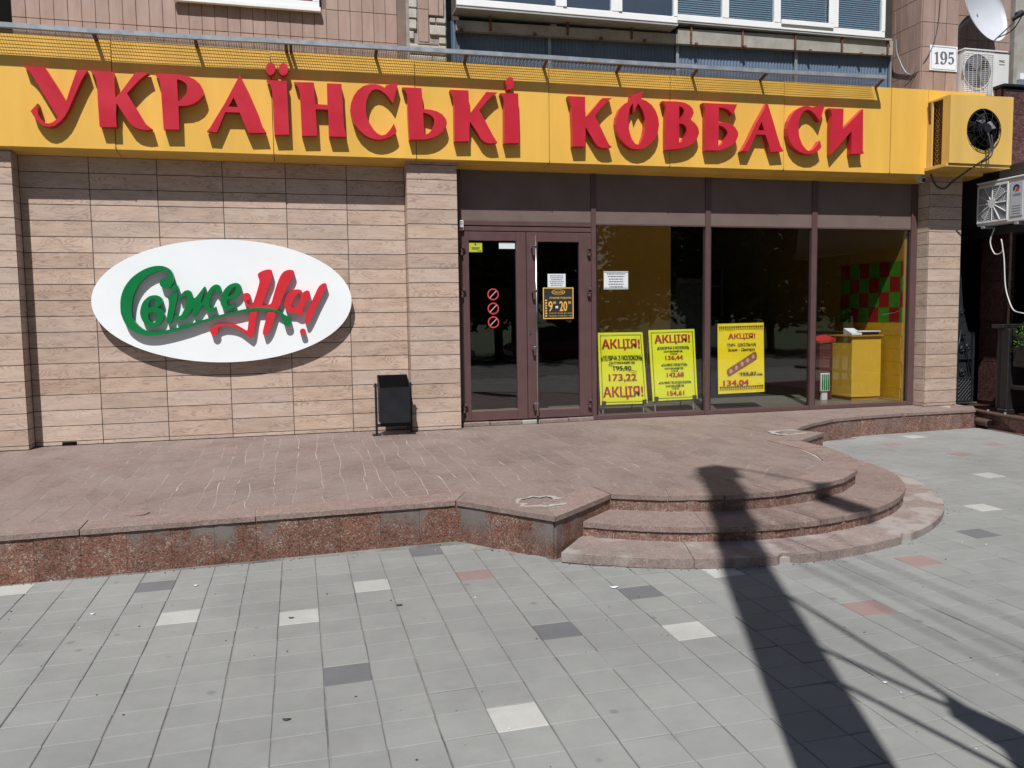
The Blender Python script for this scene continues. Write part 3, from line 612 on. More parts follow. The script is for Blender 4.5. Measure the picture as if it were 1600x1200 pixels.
# entrance platform outline, left to right along its front edge
CA, RA = (5.674, -2.816), 1.91
arc0 = [(CA[0]+RA*math.cos(math.radians(a)), CA[1]+RA*math.sin(math.radians(a))) for a in [-124.5+13.35*i for i in range(11)]]
EDGE = [(-2.6, -4.40), (-1.5, -4.37), (-.4, -4.34), (.75, -4.31), (1.9, -4.28), (3.374, -4.241), (3.953, -4.956)] + arc0 + \
       [(8.204, -2.058), (8.02, -1.75), (8.25, -1.54), (8.60, -1.29), (9.04, -1.05), (9.60, -.92), (10.4, -.84), (11.56, -.82), (11.88, -.44)]
def inset(path, d):
    out = []
    for i, p in enumerate(path):
        a = Vector(path[max(i-1, 0)]); b = Vector(p); c = Vector(path[min(i+1, len(path)-1)])
        n = Vector((0, 0))
        for u, v in ((a, b), (b, c)):
            e = v-u
            if e.length > 1e-6:
                e.normalize(); n += Vector((-e.y, e.x))
        n.normalize()
        e = (b-a) if (b-a).length > 1e-6 else (c-b)
        e.normalize()
        k = max(.45, n.dot(Vector((-e.y, e.x))))
        out.append(tuple(b+n*d/k))
    return out
def in_poly(x, y, poly):
    c = False
    for i in range(len(poly)):
        (x1, y1), (x2, y2) = poly[i], poly[i-1]
        if (y1 > y) != (y2 > y) and x < (x2-x1)*(y-y1)/(y2-y1)+x1: c = not c
    return c
CB, RB = (5.653, -2.971), 2.212
CC, RC = (5.542, -2.948), 2.612
def arcpts(c, r, a0, a1, n):
    return [(c[0]+r*math.cos(math.radians(a0+(a1-a0)*i/n)), c[1]+r*math.sin(math.radians(a0+(a1-a0)*i/n))) for i in range(n+1)]
FOOT = EDGE+[(11.88, .2), (-2.6, .2)]
STEP1 = arcpts(CC, RC, -132, 14, 24)

# paving tiles: the 300 that show largest are objects, the rest one mesh
cm = cam.matrix_world.inverted()
FPX = 1275.57
def px(p):
    q = cm @ Vector(p)
    if q.z > -.3: return None
    return 800+FPX*q.x/-q.z, 600-FPX*q.y/-q.z
special = {}
def cell(x, y): return (math.floor((x-TX0)/TW), math.floor((y-TY0)/TD))
for k, pts in dict(pv_white=[(1.511, -5.324), (2.197, -5.543), (2.657, -5.122), (4.249, -6.443), (3.116, -7.089), (.368, -4.444), (7.881, -4.765), (9.035, -3.669), (10.183, -1.236), (4.933, -5.60)],
                   pv_dark=[(1.28, -4.647), (2.425, -6.423), (3.565, -6.208), (4.235, -5.811), (3.12, -4.39), (7.225, -5.395)],
                   pv_red=[(3.343, -5.085), (6.294, -5.824), (5.381, -6.474), (9.487, -1.653), (9.757, -2.569), (10.673, -2.127)]).items():
    for p in pts: special[cell(*p)] = k
GX, GY = .0044, .0038
def tile_verts(w, d, t=.03, ch=.003):
    a, b = w/2, d/2
    return [(-a, -b, -t), (a, -b, -t), (a, b, -t), (-a, b, -t), (-a, -b, -ch), (a, -b, -ch), (a, b, -ch), (-a, b, -ch),
            (-a+ch, -b+ch, 0), (a-ch, -b+ch, 0), (a-ch, b-ch, 0), (-a+ch, b-ch, 0)]
TF = [(0, 1, 5, 4), (1, 2, 6, 5), (2, 3, 7, 6), (3, 0, 4, 7), (4, 5, 9, 8), (5, 6, 10, 9), (6, 7, 11, 10), (7, 4, 8, 11), (8, 9, 10, 11)]
tv = tile_verts(TW-GX, TD-GY)
tmesh = {}
for k in ('pv_grey', 'pv_white', 'pv_dark', 'pv_red'):
    me = bpy.data.meshes.new('paving_tile'); me.from_pydata(tv, [], TF); me.materials.append(M[k]); tmesh[k] = me
cand = []
for i in range(-62, 95):
    for j in range(-24, 32):
        x, y = TX0+(i+.5)*TW, TY0+(j+.5)*TD
        if not (px0+.3 < x < px1-.3): continue
        if in_poly(x, y, FOOT) or (x-CC[0])**2+(y-CC[1])**2 < (RC-.18)**2: continue
        if y > -.7 and x > 11.6: continue
        z = gz(x)
        c = px((x, y, z))
        area = -1
        if c and -40 < c[0] < 1640 and 600 < c[1] < 1240:
            q = [px((x+sx*TW/2, y+sy*TD/2, z)) for sx, sy in ((-1, -1), (1, -1), (1, 1), (-1, 1))]
            if all(q):
                area = abs(sum(q[n][0]*q[(n+1) % 4][1]-q[(n+1) % 4][0]*q[n][1] for n in range(4)))/2
                if not (-10 < c[0] < 1610 and c[1] < 1215): area *= .3
        cand.append((area, i, j, x, y, z))
cand.sort(reverse=True)
slope = -math.atan(GB)
rest = MB(); rest_m = []
names = ['pv_grey', 'pv_white', 'pv_dark', 'pv_red']
for n, (ar, i, j, x, y, z) in enumerate(cand):
    k = special.get((i, j), 'pv_grey')
    dz = random.uniform(-.0012, .0010)
    if n < 300 and ar > 0:
        o = place('paving_tile', tmesh[k], (x+random.gauss(0, .0011), y+random.gauss(0, .0011), z+dz), pv, (random.gauss(0, .0045), slope+random.gauss(0, .0045), random.gauss(0, .0065)))
    else:
        nx, ny = random.gauss(0, .0028), random.gauss(0, .0028)
        rest.add([(x+a, y+b, z+GB*a+dz+c+nx*a+ny*b) for a, b, c in tv], TF)
        rest_m += [names.index(k)]*len(TF)
o = rest.build('paving_tiles', [M[k] for k in names], pv)
for p, mi in zip(o.data.polygons, rest_m): p.material_index = mi
o['kind'] = 'stuff'

# platform
plat = empty('platform', (4.6, -2.0, -.3), kind='structure')
core = MB().slab(inset(EDGE, .04)+[(11.83, .25), (-2.55, .25)], lambda x: gz(x)-.05, -.0060).build('core', M['grout'], plat)
ein = inset(EDGE, .30)
for i in range(len(EDGE)-1):
    a, b, c, d = [Vector(q) for q in (EDGE[i], EDGE[i+1], ein[i+1], ein[i])]
    e = (b-a).normalized()*.0035
    z = .0005+(i % 3)*.0016
    nn = max(2, int((b-a).length/.06))
    nv = Vector((-(b-a).y, (b-a).x)).normalized()
    fe = [tuple((a+e)*(1-t)+(b-e)*t+nv*max(-.001, random.gauss(0, .0022)+(.012 if random.random() < .02 else 0))) for t in [q/nn for q in range(nn+1)]]
    MB().slab(fe+[tuple(c-e), tuple(d+e)], -.036+z*.5, z).build('coping_slab', M['coping'], plat)
def riser_run(path, width, ztop, zbot, th, mat, parent, name='riser_tile', gap=.0018, jit=.0012):
    # walk the path, one flat tile after another
    for i in range(len(path)-1):
        a, b = Vector(path[i]), Vector(path[i+1])
        L = (b-a).length
        n = max(1, round(L/width))
        e = (b-a)/n
        nrm = Vector((e.y, -e.x)).normalized()
        for k in range(n):
            p = a+e*k+e.normalized()*gap/2; q = a+e*(k+1)-e.normalized()*gap/2
            o = nrm*random.uniform(-jit, jit)
            MB().slab([tuple(p+o), tuple(p+o+nrm*th), tuple(q+o+nrm*th), tuple(q+o)], zbot, ztop).build(name, mat, parent)
rin = inset(EDGE, .030)
riser_run(rin[:6], .31, -.040, lambda x: gz(x)-.02, .016, M['riser'], plat)
riser_run(rin[5:8], .29, -.040, lambda x: gz(x)-.02, .016, M['riser'], plat)
riser_run(rin[7:18], .16, -.040, -.17, .016, M['riser_fine'], plat)
riser_run(rin[17:], .20, -.040, lambda x: gz(x)-.02, .016, M['riser_fine'], plat)

# irregular stone strips between the coping and the wall
FX = [(-2.6, -4.14), (3.2, -4.0), (3.45, -4.1), (3.95, -4.55), (4.5, -4.15), (4.9, -4.32), (5.4, -4.44), (5.9, -4.43), (6.4, -4.26), (6.8, -4.0), (7.05, -3.68), (7.2, -3.35), (7.32, -2.9), (7.4, -2.45), (7.75, -1.95), (8.0, -1.45), (8.5, -1.1), (9.0, -.80), (9.6, -.68), (10.4, -.60), (11.56, -.58)]
def front_y(x):
    for (x0, y0), (x1, y1) in zip(FX, FX[1:]):
        if x0 <= x <= x1: return y0+(y1-y0)*(x-x0)/(x1-x0)
    return -.5
stones = []
xs = [-1.15]
while xs[-1] < 11.4: xs.append(min(xs[-1]+random.uniform(.11, .24), 11.45))
kink = []
for _ in xs:
    o_, row = 0.0, []
    for q in range(30):
        o_ = o_*.72+random.gauss(0, .013)
        row.append(o_)
    kink.append(row)
def edge(k_, y):
    t = max(0.0, -y/.17)
    a = min(int(t), 28); f = min(t-a, 1.0)
    return xs[k_]+kink[k_][a]*(1-f)+kink[k_][a+1]*f
for k_ in range(len(xs)-1):
    xm = (xs[k_]+xs[k_+1])/2
    yl = yr = -.02 if not 4.2 < xm < 11.2 else .0
    fl, fr = front_y(xs[k_]), front_y(xs[k_+1])
    while True:
        L = random.choice((random.uniform(.16, .36), random.uniform(.3, .75)))
        yl2, yr2 = yl-L+random.uniform(-.07, .07), yr-L+random.uniform(-.07, .07)
        end = (yl2 < fl+.12) or (yr2 < fr+.12)
        if end: yl2, yr2 = fl, fr
        ym = [(yl*(1-t)+yl2*t, yr*(1-t)+yr2*t) for t in (0, .33, .67, 1)]
        gp = random.choice((.0016, .0024, .0030, .0038)); gq = gp+.0022
        q = [(edge(k_, a)+gp, a+(-gq if n == 0 else gq if n == 3 else 0)) for n, (a, b) in enumerate(ym)]
        q += [(edge(k_+1, b)-gp, b+(-gq if n == 0 else gq if n == 3 else 0)) for n, (a, b) in reversed(list(enumerate(ym)))]
        stones.append(q)
        yl, yr = yl2, yr2
        if end: break
def st_area(q):
    pp = [px((a, b, 0)) for a, b in q]
    if not all(pp): return 0
    return abs(sum(pp[n][0]*pp[(n+1) % len(pp)][1]-pp[(n+1) % len(pp)][0]*pp[n][1] for n in range(len(pp))))
stones.sort(key=st_area, reverse=True)
srest = MB()
for n, q in enumerate(stones):
    s = q
    z = -.0048+random.uniform(-.0005, .0010)
    if n < 300: MB().slab(s, -.03, z).build('paving_stone', M['stone'], plat)
    else: srest.slab(s, -.03, z)
if srest.v:
    o = srest.build('paving_stones', M['stone'], plat); o['kind'] = 'stuff'
# cement patches and the round cover let into the platform
def patch(c, rx, ry, rot, w, name, parent):
    n = 22; V, F = [], []
    for i in range(n):
        a = 2*math.pi*i/n
        k = 1+random.uniform(-.13, .13)
        for s, z in ((1.0, .0035), (1-w*random.uniform(.35, 1.7), .0042)):
            x0, y0 = rx*s*k*math.cos(a), ry*s*k*math.sin(a)
            V.append((c[0]+x0*math.cos(rot)-y0*math.sin(rot), c[1]+x0*math.sin(rot)+y0*math.cos(rot), z))
    for i in range(n-3):     # a gap is left in the ring
        F.append((2*i, 2*i+2, 2*i+3, 2*i+1))
    return mk(name, V, F, M['cement'], parent)
patch((3.99, -4.47), .215, .19, .25, .34, 'cement_patch', plat)
patch((7.80, -1.91), .24, .20, .3, .38, 'cement_patch', plat)
cov = MB(); cov.disc((1.045, -3.90, -.004), (0, 0, 1), .085, .0085, 26); cov.box(1.03, 1.06, -3.915, -3.885, .004, .0065)
tag(cov.build('round_cover', M['coping']), 'small round pale cover let into the platform near its left front edge', 'cover')

# two curved steps
steps = empty('steps', (5.6, -4.6, -.3), kind='structure')
def tread(c, r, r_in, a0, a1, n, z, th, mat):
    for k in range(n):
        b0, b1 = a0+(a1-a0)*k/n, a0+(a1-a0)*(k+1)/n
        g = .0022/r*57.3
        o = []
        for q in range(23):
            an = b0+g+(b1-b0-2*g)*q/22
            rr_ = r-abs(random.gauss(0, .0022))-(.010 if random.random() < .02 else 0)
            if mat is M['tread']:
                for ca, cd in ((-93.2, .045), (-92.0, .03), (-67.5, .04)):
                    if abs(an-ca) < .9: rr_ -= cd
            o.append((c[0]+rr_*math.cos(math.radians(an)), c[1]+rr_*math.sin(math.radians(an))))
        i = arcpts(c, r_in, b0+g, b1-g, 6)
        zz = z+random.uniform(-.002, .002)
        MB().slab(o+i[::-1], zz-th, zz).build('tread_slab', mat, steps)
MB().slab(arcpts(CB, RB-.021, -128.5, 14, 30)+[(6.0, -2.4)], lambda x: gz(x)-.05, -.152).build('core', M['grout'], steps)
MB().slab(arcpts(CC, RC-.04, -126, 14, 30)+[(6.0, -2.4)], lambda x: gz(x)-.05, -.262).build('core', M['grout'], steps)
tread(CB, RB, 1.55, -129.3, 12, 6, -.125, .040, M['coping'])
tread(CC, RC, 1.95, -127.1, 13, 7, -.235, .066, M['tread'])
riser_run(arcpts(CB, RB-.020, -129.5, 8, 44), .12, -.168, -.240, .006, M['riser_fine'], steps, gap=.006)
# ================================================================ BUILDING
bld = empty('apartment_building', (5.2, 3.0, -.3), 'pinkish tiled apartment block with the shop on its ground floor', 'building')
# solid body of the building behind the facade planes
MB().box(-14, 4.21, .06, .45, -.5, 4.25).build('ground_wall', M['mortar'], bld)

# wood-look cladding
PR, GAP = .18, .0085
def plank_mesh(w, h):
    b = MB().box(-w/2, w/2, -.006, .006, 0, h, .0012)
    me = bpy.data.meshes.new('plank'); me.from_pydata(b.v, [], b.f); me.materials.append(M['wood'])
    return me
def clad(parent, x0, x1, cols, y, z_top, side=None):
    rows = [(.0, .045)]+[(.045+PR*k, .045+PR*(k+1)) for k in range(19)]
    cache = {}
    for (a, b) in cols:
        for (z0, z1) in rows:
            if z0 >= z_top: continue
            z1 = min(z1, z_top)
            w, h = round(b-a-GAP, 4), round(z1-z0-GAP, 4)
            if h < .01: continue
            if (w, h) not in cache: cache[(w, h)] = plank_mesh(w, h)
            loc = ((a+b)/2, y, z0+GAP/2) if side is None else (side, (a+b)/2, z0+GAP/2)
            rot = None if side is None else (0, 0, math.radians(90))
            place('plank', cache[(w, h)], loc, parent, rot)
XJ = [-.715, 0, .7187, 1.4374, 2.1561, 2.8748, 3.585]
wl = MB().box(-.72, 3.59, -.0005, .06, 0, 3.42).build('wall', M['dirt'], bld)
clad(wl, 0, 0, list(zip(XJ, XJ[1:])), 0.0, 3.40)
pl = MB().box(-2.4, -.7195, -.2205, .05, 0, 3.42).build('pilaster', M['dirt'], bld)
clad(pl, 0, 0, [(-2.15, -1.43), (-1.43, -.714)], -.22, 3.40)
clad(pl, 0, 0, [(-.214, -.008)], 0, 3.40, side=-.720)
pm = MB().box(3.5905, 4.205, -.2205, .05, 0, 3.42).build('pilaster', M['dirt'], bld)
clad(pm, 0, 0, [(3.585, 4.212)], -.22, 3.40)
clad(pm, 0, 0, [(-.214, -.008)], 0, 3.40, side=3.591)
prr = MB().box(11.2085, 11.7715, -.2205, .42, 0, 3.50).build('pilaster', M['dirt'], bld)
clad(prr, 0, 0, [(11.203, 11.775)], -.22, 3.46)
clad(prr, 0, 0, [(-.214, .06)], 0, 3.46, side=11.209)
clad(prr, 0, 0, [(-.214, .40)], 0, 3.46, side=11.771)
# small vent hole in the cladding base, its shade painted as a near-black block
MB().box(-.435, -.283, -.012, .0, .004, .040).build('vent_hole', M['dark'], bld)

# upper wall: narrow vertical tiles
uw = MB().box(-.70, 3.66, .062, .30, 4.2, 7.5).build('upper_wall', M['tile_back'], bld)
def utile(w, h, y=.012):
    b = MB().box(-w/2, w/2, 0, .014, 0, h, .0025)
    me = bpy.data.meshes.new('facade_tile'); me.from_pydata(b.v, [], b.f); me.materials.append(M['facade_tile'])
    return me
UT = utile(.1375, .338)
UC, UH = .1417, .344
k = 0
for i in range(31):
    for j in range(4):
        x, z = -.63+UC*i, 4.105+UH*j
        if x > 3.60: continue
        if z+UH > 5.18 and .96 < x < 2.64: continue
        place('facade_tile', UT, (x, .048+random.uniform(-.002, .002), z), uw)
# exposed pale brickwork at the corner of the balcony
bw = MB().box(3.662, 4.165, .060, .30, 4.2, 7.5).build('exposed_brickwork', M['mortar'], bld)
for (x0, x1, z0, z1) in ((3.685, 4.0, 4.40, 4.47), (4.01, 4.155, 4.40, 4.47), (3.70, 3.975, 4.585, 4.665), (3.985, 4.155, 4.585, 4.665), (3.70, 4.0, 4.68, 4.765), (3.70, 4.155, 4.690, 4.80), (4.07, 4.155, 4.825, 4.90), (3.70, 3.755, 4.86, 4.95),
                         (3.955, 4.155, 4.925, 5.04), (3.70, 3.79, 4.98, 5.09), (3.70, 3.795, 5.11, 5.22), (4.04, 4.155, 5.075, 5.13), (3.955, 4.03, 5.075, 5.13), (3.70, 3.80, 5.24, 5.34), (3.70, 3.80, 5.36, 5.46)):
    if (z0, z1) == (4.68, 4.765): continue
    MB().box(x0, x1, .034+random.uniform(-.006, .006), .07, z0, z1, .007).build('brick', M['brick'], bw)
for (x, z, w, h) in ((3.875, 4.83, .125, .39), (3.875, 5.225, .125, .34), (4.005, 5.16, .125, .34), (4.10, 5.16, .055, .34)):
    MB().box(x-w/2, x+w/2, .026, .062, z, z+h, .003).build('facade_tile', M['facade_tile'], bw)
MB().box(3.80, 4.06, .028, .066, 4.805, 4.822).build('mortar_ridge', M['mortar'], bw)
# recess on the far left, its shade painted as a near-black wall
MB().box(-3.0, -.705, .16, .30, 4.2, 7.5).build('painted_shade_wall', M['dark'], bld)
# white window over the left wall
wf = empty('window', (1.8, .0, 5.1)); wf.parent = bld; wf.location = Vector((1.8, 0, 5.1))-world_loc(bld)
MB().box(.985, 2.635, -.035, .02, 5.075, 5.125, .004).build('sill', M['pvc'], wf)
MB().box(1.0, 2.62, -.02, .06, 5.125, 5.19, .004).build('frame', M['pvc'], wf)
MB().box(2.545, 2.62, -.02, .06, 5.19, 6.4, .004).build('frame', M['pvc'], wf)
MB().box(1.0, 1.075, -.02, .06, 5.19, 6.4, .004).build('frame', M['pvc'], wf)
MB().box(1.075, 2.545, .01, .016, 5.19, 6.4).build('pane', M['glass_up'], wf)
MB().box(1.075, 2.545, .09, .10, 5.19, 6.4).build('curtain', M['blind'], wf)
MB().box(2.33, 2.53, .04, .06, 5.19, 5.4).build('curtain', M['ink_red'], wf)

# balcony: blue corrugated sheet, concrete ledge with brackets, glazed front
bal = empty('balcony', (7.6, .3, 4.6)); bal.parent = bld; bal.location = Vector((7.6, .3, 4.6))-world_loc(bld)
MB().box(4.165, 11.0, .40, .55, 4.2, 7.5).build('recess_wall', M['brown_tin'], bal)
def corr(x0, x1, z0, z1, y):
    V, F = [], []
    n = int((x1-x0)/.0125)
    for i in range(n+1):
        x = x0+(x1-x0)*i/n
        yy = y+(.0, .005, .010, .005)[i % 4]
        V += [(x, yy, z0), (x, yy, z1)]
        if i: F.append((2*i-2, 2*i, 2*i+1, 2*i-1))
    return V, F
bx = [4.17, 5.60, 7.455, 9.318, 10.90]
for a, b in zip(bx, bx[1:]):
    V, F = corr(a+.012, b-.004, 4.3, 5.22+.012*(a-4), .345)
    mk('corrugated_sheet', V, F, M['blue_sheet'], bal)
for x in bx[1:4]:
    MB().box(x-.020, x+.024, .318, .338, 4.3, 5.16+.006*(x-4)).build('joint_strip', M['galv'], bal)
MB().box(10.90, 10.925, .30, .345, 4.3, 5.45).build('joint_strip', M['galv'], bal)
# ledge follows the line of the photo: rises a little to the right
def ledge(x0, x1, za, zb, h, y0, y1):
    return mk('ledge', [(x0, y0, za), (x1, y0, zb), (x1, y1, zb), (x0, y1, za), (x0, y0, za+h), (x1, y0, zb+h), (x1, y1, zb+h), (x0, y1, za+h)],
              [(0, 3, 2, 1), (4, 5, 6, 7), (0, 1, 5, 4), (1, 2, 6, 5), (2, 3, 7, 6), (3, 0, 4, 7)], M['concrete'], bal)
ledge(4.33, 7.42, 5.078, 5.124, .125, .25, .33)
ledge(7.43, 10.90, 5.124, 5.194, .20, .25, .33)
for x in (4.78, 5.83, 6.74, 7.62, 8.41, 9.25, 10.02, 10.80):
    zb = 5.09+.0165*(x-4.3)
    MB().box(x-.012, x+.012, .225, .25, zb, zb+.24).build('bracket', M['rust'], bal)
for x in (4.40, 5.38, 6.30, 6.93, 7.70, 8.45, 9.5, 10.35, 10.72):
    zb = 5.06+.0165*(x-4.3)
    MB().box(x-.02, x+.02, .222, .26, zb, zb+.035, .004).build('clip', M['rust'], bal)
MB().box(4.30, 7.33, .05, .36, 5.285, 5.315).build('sill', M['zinc'], bal)
MB().box(7.335, 10.83, .20, .36, 5.385, 5.41).build('sill', M['zinc'], bal)
def glazing(x0, x1, z0, mulls, y, parent):
    w = empty('window', ((x0+x1)/2, y, z0)); w.parent = parent; w.location = Vector(((x0+x1)/2, y, z0))-world_loc(parent)
    MB().box(x0, x1, y-.03, y+.03, z0, z0+.085, .004).build('frame', M['pvc'], w)
    xs = [x0]+mulls+[x1]
    for i, x in enumerate(xs):
        a, b = (x-.0, x+.055) if i == 0 else ((x-.055, x) if i == len(xs)-1 else (x-.05, x+.05))
        MB().box(a, b, y-.035, y+.035, z0+.085, z0+1.6, .004).build('frame', M['pvc'], w)
    for a, b in zip(xs, xs[1:]):
        MB().box(a+.05, b-.05, y-.003, y+.003, z0+.085, z0+1.6).build('pane', M['glass_up'], w)
    return w
w1 = glazing(4.30, 7.32, 5.315, [5.66, 6.42], .07, bal)
for (a, b) in ((4.36, 5.60), (5.72, 6.36), (6.48, 7.26)):
    MB().box(a, b, .30, .31, 5.40, 6.9).build('curtain', M['room'], w1)
w2 = glazing(7.34, 10.71, 5.41, [8.12, 8.93, 9.87], .22, bal)
for (a, b) in ((7.40, 8.07), (8.17, 8.88), (8.99, 9.82), (9.93, 10.65)):
    s = MB()
    for q in range(36):
        z = 5.50+q*.03
        s.add([(a, .255, z), (b, .255, z), (b, .268, z+.021), (a, .268, z+.021)], [(0, 1, 2, 3)])
    s.build('blind', M['blind'], w2)
for (x, x2) in ((5.73, 6.36), (6.50, 7.24)):
    MB().box(x-.03, x+.02, .025, .045, 5.40, 6.8, .004).build('sash', M['pvc'], w1)
MB().box(8.985, 9.83, .165, .185, 5.475, 5.54, .004).build('sash', M['pvc'], w2)
MB().box(9.75, 9.83, .165, .185, 5.54, 6.9, .004).build('sash', M['pvc'], w2)

# tiled column to the right of the balcony, its front and its left side
colm = MB().box(11.03, 11.645, -.186, .56, 3.9, 7.5).build('column', M['tile_back'], bld)
CT, ST = utile(.195, .338), utile(.128, .338)
for j in range(6):
    for i in range(3):
        place('facade_tile', CT, (11.02+.108+.2045*i, -.20+random.uniform(-.001, .001), 4.16+UH*j), colm)
    for i in range(5):
        place('facade_tile', ST, (11.016, -.12+.133*i, 4.16+UH*j), colm, (0, 0, math.radians(-90)))
# recess wall beyond the column
rcw = MB().box(11.65, 13.2, .28, .5, 3.4, 7.5).build('recess_wall', M['tile_back'], bld)
for i in range(7):
    for j in range(7):
        if i < 7: place('facade_tile', CT, (11.73+.2*i, .266, 3.80+UH*j), rcw)
MB().box(13.05, 13.12, .20, .28, 4.2, 7.5).build('trim', M['concrete'], bld)
MB().box(13.12, 15.5, .22, .4, 5.05, 7.5).build('shutter', M['concrete'], bld)
MB().box(13.12, 15.5, .14, .24, 4.95, 5.04).build('ledge', M['pvc'], bld)
MB().box(13.12, 15.5, .14, .24, 4.80, 4.86).build('ledge', M['pvc'], bld)
MB().box(12.4, 16, .26, .5, 2.5, 4.9).build('painted_shade_wall', M['dark'], bld)  # shade on this wall is painted in as near-black colour
# ================================================================ SHOPFRONT
sf = empty('storefront', (7.7, .03, 0), 'brown aluminium shopfront with three tall windows and a double door', 'storefront')
ZT = 3.42
for (a, b) in ((6.06, 6.125), (7.735, 7.812), (9.417, 9.50)):
    MB().box(a, b, 0.0, .085, .0, ZT, .004).build('mullion', M['frame'], sf)
MB().box(11.10, 11.205, 0.0, .085, 0, ZT, .004).build('mullion', M['frame'], sf)
MB().box(4.222, 4.305, .004, .085, .05, ZT, .004).build('mullion', M['frame'], sf)
for (a, b) in ((6.127, 7.733), (7.814, 9.415), (9.502, 11.098)):
    MB().box(a, b, .006, .08, .0, .058, .004).build('sill', M['frame'], sf)
    MB().box(a, b, .022, .07, 2.635, ZT).build('transom_panel', M['panel'], sf)
    MB().box(a, b, .012, .08, 2.612, 2.634, .002).build('transom', M['frame'], sf)
    MB().box(a+.004, b-.004, .036, .042, .058, 2.612).build('pane', M['glass'], sf)
    for x in (a+.012, b-.024):
        MB().box(x, x+.012, .028, .034, .058, 2.612).build('glazing_bead', M['black'], sf)
MB().box(4.307, 6.058, .022, .07, 2.648, ZT).build('transom_panel', M['panel'], sf)
MB().box(4.307, 6.058, .000, .08, 2.585, 2.644, .004).build('door_head', M['frame'], sf)
MB().box(4.307, 6.058, .006, .08, 2.515, 2.572, .004).build('door_head', M['frame'], sf)
MB().box(4.307, 6.058, .03, .06, 2.572, 2.585).build('painted_gap_shade', M['dark'], sf)  # near-black strip paints the shade of the gap in the door head
for x, z in ((5.02, 2.79), (6.85, 2.79), (10.4, 2.83)):
    pass
def leaf(x0, x1, gx0, gx1, gz0, gz1):
    d = empty('door', ((x0+x1)/2, .03, .06)); d.parent = sf; d.location = Vector(((x0+x1)/2, .03, .06))-world_loc(sf)
    z0, z1 = .062, 2.505
    fr = MB().box(x0, gx0, .0, .06, z0, z1, .004).box(gx1, x1, .0, .06, z0, z1, .004).box(gx0, gx1, .002, .058, z0, gz0, .004).box(gx0, gx1, .002, .058, gz1, z1, .004)
    fr.build('leaf_frame', M['frame'], d)
    MB().box(gx0-.005, gx1+.005, .028, .034, gz0-.005, gz1+.005).build('pane', M['glass'], d)
    MB().box(gx0, gx1, .020, .027, gz0, gz0+.018).build('glazing_bead', M['panel'], d)
    return d
dl = leaf(4.308, 5.152, 4.392, 5.017, .188, 2.392)
dr = leaf(5.160, 6.055, 5.312, 5.886, .172, 2.385)
tag(dl, 'left door leaf with the three round red stickers'); tag(dr, 'right door leaf with the long steel pull handle')
for d, x, s in ((dl, 4.292, 1), (dr, 6.022, -1)):
    for z in (2.287, 1.75, .26):
        h = MB().box(x-.028, x+.028, -.03, .0, z-.045, z+.0, .006).box(x-.012+.012*s, x+.03+.012*s, -.05, -.02, z, z+.035, .005).box(x-.03, x+.012, -.045, -.005, z-.085, z-.05, .004)
        h.build('hinge', M['frame'], d)
hd = MB().tube([(5.262, -.085, .10), (5.262, -.085, 2.455)], .0125, 12).build('handle', M['chrome'], dr, True)
MB().tube([(5.262, -.085, .02), (5.262, -.085, .10)], .0135, 12).build('handle_end', M['black'], hd)
for z in (2.31, 1.74, 1.0, .27):
    MB().box(5.205, 5.278, -.10, -.07, z-.016, z+.016, .004).build('handle_bracket', M['chrome'], hd)
    MB().tube([(5.215, -.075, z-.01), (5.22, -.04, z-.04), (5.235, .002, z-.06)], .009, 6).build('bracket_arm', M['black'], hd)
MB().box(5.185, 5.205, -.012, .002, 1.18, 1.24, .004).disc((5.195, -.01, 1.21), (0, -1, 0), .011, .012, 12).build('door_lock', M['chrome'], dr)
for (a, b) in ((4.25, 4.62), (4.63, 5.05), (5.06, 5.30), (5.31, 5.70), (5.71, 6.06)):
    MB().box(a, b, -.05-random.uniform(0, .02), .08, -.004, .046+random.uniform(-.004, .004), .006).build('threshold_stone', M['cement'] if a in (5.06,) else M['coping'], sf)

# ---------------------------------------------------------------- room behind the glass
fl = MB().box(4.2, 11.06, .09, 6.2, -.02, .048).build('shop_floor', M['floor_in']); tag(fl, kind='structure')
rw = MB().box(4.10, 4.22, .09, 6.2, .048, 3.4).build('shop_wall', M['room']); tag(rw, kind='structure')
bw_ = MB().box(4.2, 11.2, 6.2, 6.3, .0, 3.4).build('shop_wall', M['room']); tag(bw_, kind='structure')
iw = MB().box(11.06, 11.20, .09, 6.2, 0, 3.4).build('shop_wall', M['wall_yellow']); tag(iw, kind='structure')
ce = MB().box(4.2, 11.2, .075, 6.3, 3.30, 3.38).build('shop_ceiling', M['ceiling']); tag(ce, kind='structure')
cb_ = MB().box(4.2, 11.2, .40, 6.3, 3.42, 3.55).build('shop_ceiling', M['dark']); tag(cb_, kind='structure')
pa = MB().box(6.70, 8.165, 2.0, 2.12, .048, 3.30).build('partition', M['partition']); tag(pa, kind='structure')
TS = .2325
for col_ in range(7):
    y0 = .155-.2325+TS*col_
    for row in range(4):
        z0 = 1.242+TS*row
        k_ = 'tile_red' if (col_+row) % 2 else 'tile_green'
        MB().box(11.050, 11.061, max(y0, .092)+.002, y0+TS-.002, z0+.002, z0+TS-.002, .001).build('wall_tile', M[k_], iw)
for row in range(6):
    z0 = 1.242-.2*(row+1)
    for col_ in range(7):
        y0 = -.05+.32*col_+(.16 if row % 2 else 0)
        MB().box(11.050, 11.061, max(y0, .092)+.002, y0+.32-.002, max(z0, .05)+.002, z0+.2-.002, .001).build('wall_tile', M['tile_yellow'], iw)

